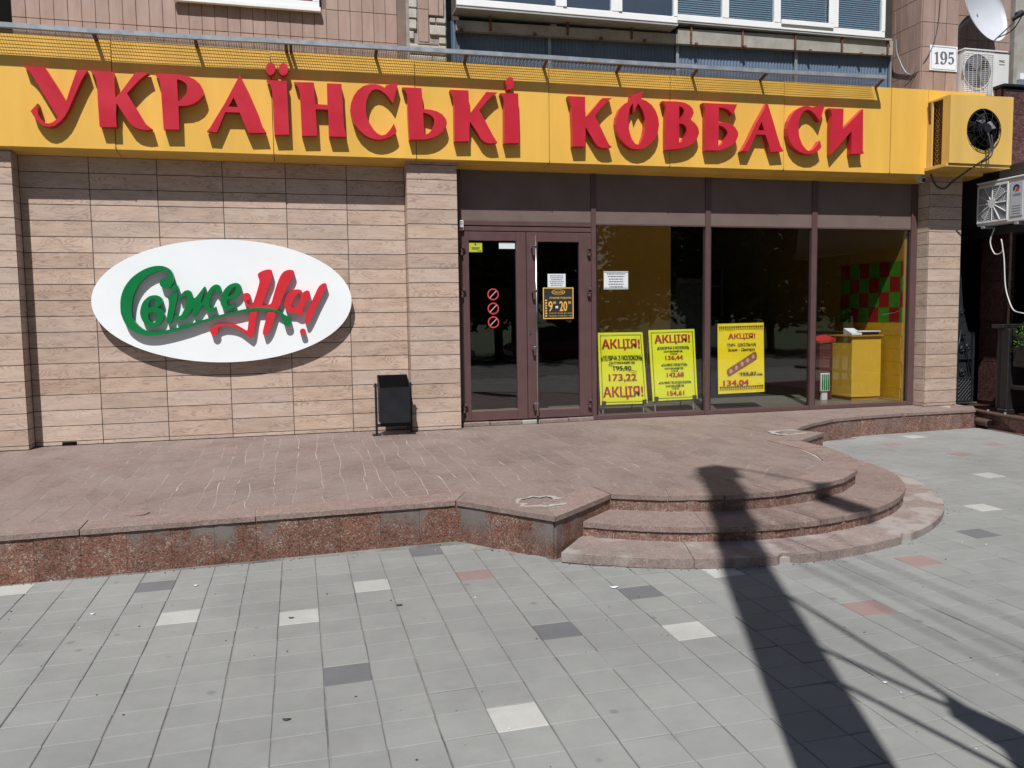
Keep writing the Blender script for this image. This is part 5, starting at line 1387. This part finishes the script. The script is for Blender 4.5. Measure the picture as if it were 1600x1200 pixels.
MB().tube(spline([(11.60, yf-.08, 3.86), (11.62, yf-.12, 3.65), (11.56, yf-.10, 3.52), (11.46, yf+.05, 3.40), (11.38, -.45, 3.25), (11.28, -.42, 3.16), (11.15, -.40, 3.2), (11.05, -.40, 3.36)]), .013, 8).build('cable', M['cable'], vb, True)
MB().tube(spline([(11.66, yf-.08, 3.84), (11.66, yf-.11, 3.62), (11.60, yf-.08, 3.5), (11.55, -.5, 3.42)]), .010, 8).build('cable', M['cable'], vb, True)

np_ = empty('house_number_plate', (11.37, -.22, 4.86), 'white house number plate reading 195 on the tiled column', 'sign')
MB().box(11.150, 11.625, -.214, -.204, 4.862, 5.215, .003).build('plate', M['white_board'], np_)
NUM195 = [([(11.2252, 5.1068), (11.2618, 5.1204), (11.2834, 5.1308), (11.289, 4.9712), (11.3116, 4.9558), (11.2292, 4.9506), (11.2533, 4.9689), (11.2489, 5.095), (11.2256, 5.0934)], []), ([(11.3783, 5.1393), (11.4131, 5.1304), (11.4392, 5.0985), (11.4466, 5.0485), (11.4346, 4.9972), (11.4054, 4.9616), (11.367, 4.9503), (11.3363, 4.9596), (11.3272, 4.9814), (11.346, 4.9983), (11.3657, 4.9872), (11.3803, 4.9657), (11.4017, 4.9861), (11.4083, 5.0348), (11.3827, 5.0141), (11.348, 5.0197), (11.3248, 5.0518), (11.322, 5.0908), (11.3415, 5.1257)], [[(11.3801, 5.126), (11.3975, 5.1047), (11.4043, 5.0682), (11.3945, 5.0339), (11.3781, 5.0272), (11.3633, 5.0543), (11.3617, 5.099)]]), ([(11.4685, 5.1318), (11.5572, 5.1377), (11.55, 5.1057), (11.4863, 5.0993), (11.4849, 5.0622), (11.5193, 5.0723), (11.5546, 5.0588), (11.5698, 5.0226), (11.5546, 4.9823), (11.5164, 4.9607), (11.4745, 4.966), (11.4627, 4.9855), (11.4816, 5.0002), (11.4987, 4.9877), (11.5105, 4.9716), (11.5292, 4.9919), (11.5307, 5.0258), (11.5158, 5.0529), (11.4882, 5.0478), (11.4691, 5.0387)], [])]
for o_, h_ in NUM195: MB().prism(o_, h_, -.2162, -.2145).build('numeral', M['ink_grey'], np_)
bo = MB()
for (a, b, c, d) in ((11.19, 11.585, 5.192, 5.196), (11.19, 11.585, 4.881, 4.885), (11.168, 11.172, 4.905, 5.172), (11.603, 11.607, 4.905, 5.172)): bo.box(a, b, -.2165, -.2145, c, d)
for (x, z, s, t) in ((11.17, 5.194, 1, -1), (11.605, 5.194, -1, -1), (11.17, 4.883, 1, 1), (11.605, 4.883, -1, 1)):
    bo.tube([(x, -.2155, z+t*.022), (x+s*.02, -.2155, z)], .0018, 4)
bo.build('border', M['ink_blue'], np_)

au = empty('air_conditioner', (12.1, -.15, 4.55), 'white outdoor air conditioner beside the number plate, above the yellow box', 'air conditioner', 'outdoor air conditioners')
MB().box(11.66, 12.465, -.30, -.02, 4.52, 5.155, .012).build('case', M['white_plastic'], au)
MB().box(11.650, 12.485, -.315, -.01, 5.155, 5.177, .004).build('lid', M['white_plastic'], au)
MB().box(11.62, 12.48, -.29, -.04, 4.46, 4.52).build('bracket', M['galv'], au)
gx, gz_ = 11.885, 4.86
MB().disc((gx, -.301, gz_), (0, -1, 0), .245, .004, 40).build('fan_opening', M['ink_grey'], au)
gr = MB()
for i in range(21): gr.box(gx-.235, gx+.27, -.319, -.315, gz_-.29+i*.028, gz_-.287+i*.028)
for i in range(8): gr.box(gx-.235+i*.072, gx-.2305+i*.072, -.323, -.319, gz_-.29, gz_+.28)
gr.ring((gx, -.316, gz_), (0, 1, 0), .245, .005, 40, 5)
gr.build('fan_grille', M['white_plastic'], au)
for i in range(3):
    a = 2*math.pi*i/3+.7
    MB().add([(gx, -.308, gz_), (gx+.20*math.cos(a-.35), -.309, gz_+.20*math.sin(a-.35)), (gx+.22*math.cos(a), -.3075, gz_+.22*math.sin(a)), (gx+.20*math.cos(a+.35), -.3065, gz_+.20*math.sin(a+.35))], [(0, 1, 2, 3)]).build('fan_blade', M['ink_black'], au)
text('MAC', 12.28, 12.375, 5.015, 5.05, -.302, M['ink_black'], au, bold=.002); MB().box(12.275, 12.38, -.3025, -.3015, 4.980, 4.990).build('printed_line', M['ink_grey'], au)

sd = empty('satellite_dish', (12.2, -.3, 5.35), 'pale grey satellite dish hanging over the upper air conditioner', 'satellite dish')
dn = Vector((.22, -.94, .26)).normalized()
du = dn.cross(Vector((0, 0, 1))).normalized(); dv = du.cross(dn)
dc = Vector((12.20, -.12, 5.82))
V, F = [tuple(dc+dn*-.15)], []
for j in range(1, 8):
    r = j/7
    for i in range(40):
        a = 2*math.pi*i/40
        V.append(tuple(dc+du*.47*r*math.cos(a)+dv*.50*r*math.sin(a)+dn*(-.15+.15*r*r)))
for i in range(40):
    F.append((0, 1+i, 1+(i+1) % 40))
    for j in range(6): F.append((1+j*40+i, 1+(j+1)*40+i, 1+(j+1)*40+(i+1) % 40, 1+j*40+(i+1) % 40))
n_ = len(V)
V2 = [tuple(Vector(v)-dn*.008) for v in V]
rim = [(1+6*40+i, 1+6*40+(i+1) % 40, n_+1+6*40+(i+1) % 40, n_+1+6*40+i) for i in range(40)]
mk('reflector', V+V2, F+[tuple(q+n_ for q in t[::-1]) for t in F]+rim, M['dish_grey'], sd, True)
lb = Vector((12.344, -.55, 5.588))
MB().tube([tuple(dc-dv*.50), tuple(lb+Vector((-.02, .05, -.06)))], .012, 8).build('arm', M['galv'], sd)
MB().tube([tuple(lb+Vector((-.06, .06, -.04))), tuple(lb+Vector((.02, -.02, .02)))], .030, 12).tube([tuple(lb+Vector((.01, .05, .03))), tuple(lb+Vector((.09, .03, .06)))], .045, 12).tube(spline([tuple(lb+Vector((.05, 0, 0))), tuple(lb+Vector((.0, .1, -.16))), tuple(lb+Vector((-.08, .3, -.22)))]), .008, 6).build('receiver', M['black'], sd)
MB().tube([tuple(dc-dn*.14), tuple(dc-dn*.3), (12.0, .27, 5.6)], .02, 8).build('mount', M['galv'], sd)
tag(MB().tube(spline([(11.30, -.215, 5.9), (11.27, -.216, 5.5), (11.19, -.215, 5.2), (11.05, -.20, 4.95), (11.0, -.05, 4.78), (10.98, .08, 4.70)]), .006, 6).build('wall_cable', M['cable']), 'thin dark cable running down the tiled column left of the number', 'cable')
tag(MB().tube(spline([(10.94, .24, 5.42), (10.955, .22, 5.2), (11.0, .1, 4.92), (11.008, -.05, 4.84), (11.01, -.12, 4.95)]), .008, 6).build('wall_cable', M['galv']), 'pale cable hanging in a loop at the right end of the balcony', 'cable')

# ---------------------------------------------------------------- neighbour on the right
nbld = empty('neighbour_entrance', (13, -1.5, -.28), 'dark granite and black entrance porch next door on the right edge', 'porch')
MB().box(11.66, 15, -5.0, .25, -.5, -.06).build('plinth', M['neighbour_granite'], nbld)
for i in range(6):
    MB().box(11.642, 11.66, -.85-.45*(i+1)+.004, -.85-.45*i-.004, gz(11.6)-.03, -.075).build('plinth_tile', M['neighbour_granite'], nbld)
MB().tube([(11.70, -.62, -.035), (11.60, -1.2, -.04), (11.52, -1.9, -.045)], .030, 10).build('rail_pipe', M['pipe'], nbld)
for y in (-.95, -1.3): MB().disc((11.67+.18*(y+.8), y, -.02), (0, 0, 1), .016, .03, 10).build('rail_bolt', M['galv'], nbld)
MB().tube([(11.62, -.80, -.275), (11.5, -1.9, -.275)], .030, 10).build('ground_pipe', M['pipe'], nbld)
MB().tube([(11.62, -.80, -.17), (11.58, -1.05, -.175)], .055, 14).build('drain_pipe', M['pipe'], nbld)
MB().disc((11.58, -1.05, -.175), (-.16, -1, 0), .045, .004, 14).build('pipe_mouth', M['dark'], nbld)  # near-black disc paints the shade inside the pipe
for i in range(4):
    for j in range(3):
        MB().box(12.245+.42*i, 12.245+.42*(i+1)-.004, -.46, -.40, 3.52+.36*j, 3.52+.36*(j+1)-.004, .002).build('granite_panel', M['neighbour_granite'], nbld)
MB().box(12.225, 15, -.41, .25, 3.50, 4.62).build('canopy_body', M['neighbour_granite'], nbld)
MB().box(12.18, 15, -.50, .25, 4.62, 4.66, .006).build('canopy_cap', M['black'], nbld)
MB().box(12.23, 15, -4.5, .25, 2.62, 3.49).build('roof', M['brown_tin'], nbld)
MB().box(12.15, 12.40, -4.5, .20, 2.50, 2.62).build('beam', M['dark_wood'], nbld)
MB().box(12.62, 12.80, -.20, .25, -.06, 2.55).build('side_wall', M['neighbour_granite'], nbld)
for j in range(4):
    MB().box(12.60, 12.62, -.18, .22, .0+.62*j, .61+.62*j, .002).build('granite_panel', M['neighbour_granite'], nbld)
MB().box(11.80, 14.5, .75, .85, -.1, 3.6).build('back_wall', M['dark'], nbld)
MB().box(13.6, 14.5, -4.5, .75, -.1, 3.6).build('back_wall', M['dark'], nbld)
MB().box(11.80, 12.0, -1.10, -.93, -.06, .02, .01).build('post_base', M['dark_wood'], nbld)
MB().box(11.83, 11.97, -1.08, -.95, .02, 1.15, .008).build('post', M['dark_wood'], nbld)
MB().box(11.86, 12.6, -.93, -.85, .02, 1.15, .006).build('lower_panel', M['dark_wood'], nbld)
MB().box(11.80, 12.65, -1.00, -.80, 1.15, 1.21, .006).build('window_ledge', M['dark_wood'], nbld)
MB().box(12.0, 12.6, -.91, -.87, 1.21, 2.5).build('window_pane', M['glass'], nbld)
for i in range(5): MB().box(11.90, 11.94, -1.9-.25*i, -1.86-.25*i, .05, 1.0).build('baluster', M['dark_wood'], nbld)
MB().box(11.87, 11.97, -4, -1.1, .30, .36, .006).box(11.87, 11.97, -4, -1.1, 1.0, 1.06, .006).build('railing', M['dark_wood'], nbld)
ga = empty('air_conditioner', (12.1, -.67, 2.6), 'grey-white outdoor air conditioner on a bracket at the right edge, lower one', 'air conditioner', 'outdoor air conditioners')
gX = 12.0
MB().box(gX, gX+.22, -1.10, -.27, 2.64, 3.25, .015).build('case', M['white_plastic'], ga)
MB().box(gX-.015, gX+.225, -1.11, -.26, 3.245, 3.27, .006).build('lid', M['white_plastic'], ga)
MB().box(gX-.006, gX-.001, -.81, -.30, 2.69, 3.20, .0).build('fan_opening', M['galv'], ga)
gr = MB(); cy_, cz_ = -.552, 2.945
for i in range(12):
    a = 2*math.pi*i/12
    R_ = .25/max(abs(math.cos(a)), abs(math.sin(a)))*.97
    R_ = min(R_, .30)
    gr.tube([(gX-.014, cy_+.05*math.cos(a), cz_+.05*math.sin(a)), (gX-.014, cy_+R_*math.cos(a), cz_+R_*math.sin(a))], .008, 5)
for k_ in range(7):
    gr.ring((gX-.009, cy_, cz_), (1, 0, 0), .085+.027*k_, .002, 28, 4)
gr.build('fan_grille', M['white_plastic'], ga)
MB().disc((gX-.008, cy_, cz_), (-1, 0, 0), .065, .012, 20).build('hub', M['white_plastic'], ga)
fm = MB()
for (a, b, c, d) in ((-.822, -.282, 3.185, 3.215), (-.822, -.282, 2.675, 2.70), (-.822, -.80, 2.70, 3.185), (-.304, -.282, 2.70, 3.185)): fm.box(gX-.018, gX-.002, a, b, c, d, .004)
fm.build('grille_frame', M['white_plastic'], ga)
MB().box(gX-.008, gX-.001, -1.06, -.86, 2.72, 3.19, .002).build('side_label', M['dish_grey'], ga)
def side_text(body, y0, y1, z0, z1, mat):
    V, F = text_mb(body, 0, 1, z0, z1, 0)
    MB().add([(gX-.0095, y1+(y0-y1)*v[0], v[2]) for v in V], F).build('lettering', mat, ga)
side_text('GREE', -1.03, -.90, 2.995, 3.03, M['ink_blue'])
lg = MB(); lr = MB()
P_ = lambda r, a: (gX-.0095, -.955-r*math.cos(a), 3.10+r*math.sin(a))
for i in range(20):
    a0, a1 = math.pi*(-.05+1.25*i/20), math.pi*(-.05+1.25*(i+1)/20)
    lg.add([P_(.055, a0), P_(.055, a1), P_(.022, a1), P_(.022, a0)], [(0, 1, 2, 3)])
lg.build('emblem', M['ink_blue'], ga)
MB().add([(gX-.0096, -.935, 3.055), (gX-.0096, -.995, 3.06), (gX-.0096, -1.005, 3.105), (gX-.0096, -.955, 3.105)], [(0, 1, 2, 3)]).build('emblem', M['sticker_red'], ga)
for k_ in range(4): MB().box(gX-.0095, gX-.0085, -1.03, -.89, 2.75+.035*k_, 2.758+.035*k_).build('printed_line', M['ink_grey'], ga)
for y in (-.40, -.97):
    MB().box(gX-.02, gX+.25, y-.03, y+.03, 2.60, 2.635, .004).build('bracket', M['galv'], ga)
tag(MB().tube(spline([(12.05, -.55, 2.60), (12.03, -.50, 2.40), (12.02, -.60, 2.22), (12.0, -.75, 2.25), (12.0, -.72, 2.42), (12.0, -.78, 2.15), (11.97, -.85, 1.75), (11.93, -.97, 1.52), (11.86, -1.12, 1.40), (11.78, -1.35, 1.36)]), .0085, 8).build('hanging_cable', M['cable_white'], None, True),
    'white cable hanging from the lower air conditioner down to the shrub', 'cable')

# wrought-iron gate leaf beside the right pilaster
gt = empty('iron_gate', (12.0, .0, -.03), 'black wrought-iron gate leaf with scrolls beside the right pilaster', 'gate')
MB().prism([(11.83, .0), (12.30, .0), (12.30, 1.05), (12.22, 1.10), (12.12, 1.4), (12.06, 1.9), (12.0, 2.45), (11.83, 2.5)], [], .05, .06).build('sheet', M['iron'], gt)
for x in (11.845, 12.02): MB().box(x, x+.022, .02, .05, .0, 2.4 if x < 12 else 1.9, .003).build('bar', M['iron'], gt)
MB().box(12.28, 12.31, .0, .05, .0, 1.08, .004).build('bar', M['iron'], gt)
for z in (.01, .36, .66): MB().box(11.84, 12.30, .02, .05, z, z+.02, .003).build('rail', M['iron'], gt)
lt = MB()
xa_, xb_, za_, zb_ = 11.868, 12.285, .03, .36
for i in range(-8, 16):
    for s in (1, -1):
        # diagonal bars x = c + s*z clipped to the panel
        c0 = (xa_ if s == 1 else xb_)+s*i*.062
        ts = sorted((s*(xa_-c0), s*(xb_-c0)))
        t0, t1 = max(0, ts[0]), min(zb_-za_, ts[1])
        if t1-t0 > .02: lt.tube([(c0+s*t0, .03, za_+t0), (c0+s*t1, .03, za_+t1)], .006, 5)
lt.build('lattice', M['iron'], gt)
for (x, z, r) in ((11.92, .46, .055), (12.12, .46, .06), (11.93, .80, .06), (12.10, .82, .05), (12.2, .85, .05), (11.92, 1.38, .055), (12.06, 1.4, .05), (11.93, 1.75, .05), (11.95, 2.0, .045), (11.93, 2.3, .04), (12.1, 1.02, .05)):
    s_ = MB()
    s_.tube([(x+r*(1-t*.75)*math.cos(t*9), .028, z+r*(1-t*.75)*math.sin(t*9)) for t in [i/22 for i in range(23)]], .010, 6)
    s_.build('scroll', M['iron'], gt, True)
MB().tube([(11.99, .02, .6), (12.05, .01, 1.1), (12.16, .01, .8), (12.24, .0, .45)], .012, 6).build('scroll', M['iron'], gt, True)

# shrub in its box
shb = empty('potted_shrub', (11.95, -1.12, .55), 'bright green leafy shrub in a black box at the right edge', 'shrub')
MB().box(11.86, 12.4, -1.45, -1.12, .62, .90, .01).build('planter_box', M['dark_wood'], shb)
MB().tube([(12.1, -1.28, .88), (12.05, -1.27, 1.05)], .02, 6).build('stem', M['bark'], shb)
rs = random.Random(3)
lf = MB()
for i in range(900):
    while True:
        p = Vector((rs.uniform(-1, 1), rs.uniform(-1, 1), rs.uniform(-1, 1)))
        if p.length < 1 and p.length > .35: break
    c = Vector((12.10+.33*p.x, -1.28+.24*p.y, 1.04+.19*p.z+.05*math.sin(9*p.x)))
    d = Vector((rs.gauss(0, 1), rs.gauss(0, 1), rs.gauss(.4, .6))).normalized()
    e = d.cross(Vector((rs.gauss(0, 1), rs.gauss(0, 1), rs.gauss(0, 1)))).normalized()
    L_, w = rs.uniform(.022, .036), rs.uniform(.009, .014)
    lf.add([c-d*L_*.5, c+e*w, c+d*L_*.5, c-e*w], [(0, 1, 2, 3)])
lf.build('foliage', M['leaf_bright'], shb)

# litter on the pavement
def bit(name, pxy, r, mat, label, z=.004):
    n = 7
    V = [(pxy[0]+r*(1.3 if i % 2 else .8)*math.cos(2*math.pi*i/n), pxy[1]+r*.6*math.sin(2*math.pi*i/n), gz(pxy[0])+z+(.004 if i % 3 == 0 else 0)) for i in range(n)]
    tag(mk(name, V, [tuple(range(n))], M[mat]), label, 'litter', 'litter on the pavement')
bit('dead_leaf', (2.78, -5.53), .022, 'dead_leaf', 'dark dead leaf on the pavement right of the white tiles')
bit('dead_leaf', (2.14, -6.80), .020, 'dead_leaf', 'dark dead leaf on the pavement nearest the viewer')
bit('paper_scrap', (4.13, -5.63), .030, 'paper', 'white paper scrap on the pavement in front of the steps')
bit('paper_scrap', (1.0, -5.12), .016, 'paper', 'tiny white paper scrap on the pavement at the left')
bit('paper_scrap', (4.82, -7.25), .012, 'paper', 'tiny white scrap on the pavement between the shadow lines')
bit('paper_scrap', (1.54, -4.75), .016, 'paper', 'tiny white scrap on the pavement right of the dark tile')
bit('twig', (2.15, -5.55), .018, 'dead_leaf', 'thin dark twig lying on a white paving tile')

rg = random.Random(5)
gm = MB(); gi = []
def flake(x, y, z, r, mi):
    a = rg.uniform(0, 6.28); k_ = rg.uniform(.3, .9)
    gm.add([(x+r*math.cos(a), y+r*math.sin(a), z+.002), (x-k_*r*math.sin(a), y+k_*r*math.cos(a), z+.001+rg.random()*.006), (x-r*math.cos(a), y-r*math.sin(a), z+.002), (x+k_*r*math.sin(a), y-k_*r*math.cos(a), z+.001)], [(0, 1, 2, 3)])
    gi.append(mi)
for n in range(260):
    x, y = rg.uniform(-.5, 9.5), rg.uniform(-8, -4.4)
    if in_poly(x, y, FOOT) or (x-CC[0])**2+(y-CC[1])**2 < (RC+.05)**2: continue
    flake(x, y, gz(x)+.001, rg.uniform(.003, .009), rg.choice((0, 0, 0, 0, 0, 1, 2, 2)))
for n in range(150):
    t = rg.random(); x = -.5+4.2*t
    y = -4.33+.03*t-abs(rg.gauss(0, .035)) if x < 3.37 else -4.3-(x-3.37)*1.23-abs(rg.gauss(0, .03))
    flake(x, y, gz(x)+.001, rg.uniform(.003, .010), rg.choice((0, 0, 0, 2)))
for n in range(130):
    an = math.radians(rg.uniform(-127, -10)); r = RC+abs(rg.gauss(.01, .03)); x, y = CC[0]+r*math.cos(an), CC[1]+r*math.sin(an)
    flake(x, y, gz(x)+.001, rg.uniform(.003, .009), rg.choice((0, 0, 0, 2)))
for n in range(110):
    x, y = rg.uniform(-.6, 11), -abs(rg.gauss(.03, .1))-(.26 if rg.random() < .3 else 0)
    flake(x, y, .003, rg.uniform(.003, .008), rg.choice((0, 0, 2)))
go = gm.build('grit', [M['dead_leaf'], M['paper'], M['cement']])
for p, mi in zip(go.data.polygons, gi): p.material_index = mi
tag(go, 'scattered grit and leaf crumbs on the pavement and platform', 'grit', kind='stuff')

# ================================================================ BEHIND THE VIEWER (seen as shadow and reflection)
pole = empty('utility_pole', (3.30, -10.0, gz(3.3)), 'tall concrete street pole whose shadow falls across the pavement and steps', 'pole')
MB().tube([(3.30, -10.0, -.33), (3.32, -10.0, 5.0), (3.34, -10.0, 10.1)], [.215, .185, .155], 18).build('shaft', M['pole'], pole, True)
MB().tube([(3.36, -10.0, 9.85), (3.37, -10.0, 10.25), (3.37, -10, 10.42)], [.205, .19, .09], 14).build('head', M['galv'], pole)
MB().tube([(3.42, -9.85, 10.40), (3.62, -10.3, 10.42), (3.82, -10.95, 10.36)], .022, 8).build('lamp_arm', M['galv'], pole)
MB().box(3.72, 3.98, -11.5, -10.9, 10.30, 10.42, .03).build('lamp_head', M['galv'], pole)
MB().tube([(3.30, -10, 2.95), (3.02, -10, 3.05)], .022, 6).build('peg', M['rust'], pole)
br = empty('pole_banner', (4.05, -10, 2.2), 'slim banner case hung from rods on the street pole', 'banner')
MB().prism([(3.90, 1.6), (4.02, 3.1), (3.92, 3.55), (3.97, 3.8), (4.16, 3.30), (4.30, 1.6)], [], -10.05, -9.95).build('case', M['galv'], br)
for (a, b) in (((3.44, 6.4), (4.0, 3.72)), ((3.48, 4.95), (3.93, 3.75)), ((3.46, 4.4), (3.96, 2.95))):
    MB().tube([(a[0], -10, a[1]), (b[0], -10, b[1])], .017, 6).build('rod', M['rust'], br)
for k_, (xa, xb, yb, z) in enumerate(((3.48, 3.6, -34, 10.05), (3.30, 2.9, -34, 10.0), (3.20, 2.5, -34, 10.1), (3.10, 2.1, -34, 9.9))):
    tag(MB().tube([(xa, -9.95, z), ((xa*3+xb)/4, -16, z-.15), (xb, yb, z+.3)], .010, 6).build('overhead_wire', M['cable'], None, True),
        ['overhead wire leaving the pole top, rightmost', 'overhead wire leaving the pole top, second from the right', 'overhead wire leaving the pole top, second from the left', 'overhead wire leaving the pole top, leftmost'][k_], 'wire', 'overhead wires')

def tree_parts(seed, h, cr, name):
    r_ = random.Random(seed)
    tr_ = MB()
    top = Vector((r_.uniform(-.3, .3), r_.uniform(-.3, .3), h*.55))
    tr_.tube([(0, 0, -.1), (top.x*.4, top.y*.4, h*.28), tuple(top)], [.20, .15, .09], 10)
    cl = []
    for i in range(24):
        a = r_.uniform(0, 2*math.pi); el_ = r_.uniform(-.85, 1.0)
        c = Vector((math.cos(a)*cr*r_.uniform(.3, .85), math.sin(a)*cr*r_.uniform(.3, .85), h*.50+el_*h*.40))
        cl.append((c, r_.uniform(.55, 1.05)*cr*.55))
        tr_.tube([tuple(top*r_.uniform(.6, 1)), tuple((top+c)/2+Vector((0, 0, .3))), tuple(c)], [.07, .045, .02], 6)
    lf_ = MB()
    for c, rad in cl:
        for k_ in range(330):
            p = Vector((r_.gauss(0, 1), r_.gauss(0, 1), r_.gauss(0, 1))).normalized()*rad*(r_.random()**.4)
            p.z *= .75
            q = c+p
            d = Vector((r_.gauss(0, 1), r_.gauss(0, 1), r_.gauss(0, .6))).normalized()
            e = d.cross(Vector((r_.gauss(0, 1), r_.gauss(0, 1), r_.gauss(0, 1)))).normalized()
            L_ = r_.uniform(.12, .26)
            lf_.add([q-d*L_, q+e*L_*.5, q+d*L_, q-e*L_*.5], [(0, 1, 2, 3)])
    return tr_, lf_
protos = []
for s_ in (11, 23):
    a, b = tree_parts(s_, 10.5, 3.4, 'tree')
    m1 = bpy.data.meshes.new('trunk'); m1.from_pydata(a.v, [], a.f); m1.materials.append(M['bark'])
    m2 = bpy.data.meshes.new('crown'); m2.from_pydata(b.v, [], b.f); m2.materials.append(M['leaf'])
    protos.append((m1, m2))
spots = [(-13.0, -25.5, 1.2), (-8.0, -24.2, 1.15), (-3.0, -25.6, 1.2), (1.8, -24.3, 1.1), (6.4, -25.8, 1.2), (10.8, -24.4, 1.1), (15.4, -25.7, 1.2), (20.2, -24.3, 1.15), (25.0, -25.8, 1.2), (30.0, -24.6, 1.2), (36.0, -25.4, 1.2), (-19.0, -25, 1.2), (4.0, -29.5, 1.3), (13.0, -29.8, 1.3), (22.5, -29.6, 1.3), (32, -30, 1.3), (-6, -29.5, 1.3)]
ORD = 'first second third fourth fifth sixth seventh eighth ninth tenth eleventh twelfth'.split()
for i, (x, y, s_) in enumerate(spots):
    t = empty('street_tree', (x, y, -.5), '%s leafy tree from the left in the %s row across the road' % (ORD[sorted(q[0] for q in (spots[:12] if i < 12 else spots[12:])).index(x)], 'front' if i < 12 else 'back'), 'tree', 'trees across the road')
    for nm, me in zip(('trunk', 'crown'), protos[i % 2]):
        o = bpy.data.objects.new(nm, me); COL.objects.link(o); o.parent = t
    t.rotation_euler = (0, 0, i*1.7); t.scale = (s_, s_, s_)

def car(loc, rot, paint, label):
    c = empty('parked_car', loc, label, 'car', 'cars parked across the pavement')
    def P(o): o.parent = c; o.location = Vector(o.location); return o
    sec = [(-2.15, .42, .62, .70), (-2.05, .30, .82, .80), (-1.2, .24, .95, .86), (-.75, .24, .98, .88), (.9, .24, .98, .88), (1.5, .26, .92, .86), (2.0, .32, .74, .80), (2.15, .42, .60, .70)]
    V, F = [], []
    for (x, zb, zt, w) in sec:
        V += [(x, -w, zb), (x, -w-.02, (zb+zt)/2), (x, -w*.93, zt), (x, w*.93, zt), (x, w+.02, (zb+zt)/2), (x, w, zb)]
    for i in range(len(sec)-1):
        for k_ in range(6):
            F.append((i*6+k_, i*6+(k_+1) % 6, (i+1)*6+(k_+1) % 6, (i+1)*6+k_))
    F += [tuple(range(6)), tuple(range((len(sec)-1)*6, len(sec)*6))[::-1]]
    body = mk('body', V, F, M[paint]); P(body)
    cab = [(-1.75, .93, .80), (-1.05, 1.42, .62), (.25, 1.46, .62), (1.15, .93, .80)]
    V, F = [], []
    for (x, z, w) in cab: V += [(x, -w, z), (x, w, z)]
    V += [(-1.75, -.80, .90), (-1.75, .80, .90), (1.15, -.80, .90), (1.15, .80, .90)]
    gl_ = mk('window_glass', V, [(0, 1, 3, 2), (4, 5, 7, 6), (0, 2, 4, 6), (1, 7, 5, 3)], M['ink_black']); P(gl_)
    rf = MB().add([(-1.08, -.63, 1.425), (-1.08, .63, 1.425), (-.4, .64, 1.475), (.28, .63, 1.465), (.28, -.63, 1.465), (-.4, -.64, 1.475), (-.4, 0, 1.49)], [(0, 1, 6), (1, 2, 6), (2, 3, 6), (3, 4, 6), (4, 5, 6), (5, 0, 6)]).build('roof', M[paint]); P(rf)
    for s in (-1, 1):
        for (a, b) in (((-1.75, .93, .80), (-1.05, 1.43, .635)), ((-.35, .95, .86), (-.35, 1.46, .64)), ((1.15, .93, .80), (.25, 1.465, .635))):
            P(MB().tube([(a[0], s*a[2], a[1]), (b[0], s*b[2], b[1])], .03, 6).build('pillar', M[paint]))
    for x in (-1.3, 1.35):
        for s in (-1, 1):
            w_ = P(MB().tube([(x, s*.68, .31), (x, s*.89, .31)], .31, 20).build('wheel', M['rubber']))
            P(MB().tube([(x, s*.885, .31), (x, s*.90, .31)], .19, 16).build('rim', M['galv']))
    for s in (-1, 1):
        P(MB().box(2.04, 2.16, s*.62-.14, s*.62+.14, .58, .70, .03).build('headlight', M['white_plastic']))
        P(MB().box(-2.16, -2.04, s*.62-.12, s*.62+.12, .62, .76, .03).build('tail_light', M['red_plastic']))
    c.rotation_euler = (0, 0, rot)
    return c
car((6.6, -20.6, -.52), .04, 'car_silver', 'silver parked car mirrored in the middle shop window')
car((1.4, -20.8, -.52), math.pi+.02, 'car_silver', 'silver parked car mirrored in the door glass')
car((12.4, -20.7, -.52), .0, 'car_red', 'dark red parked car mirrored beside the posters')
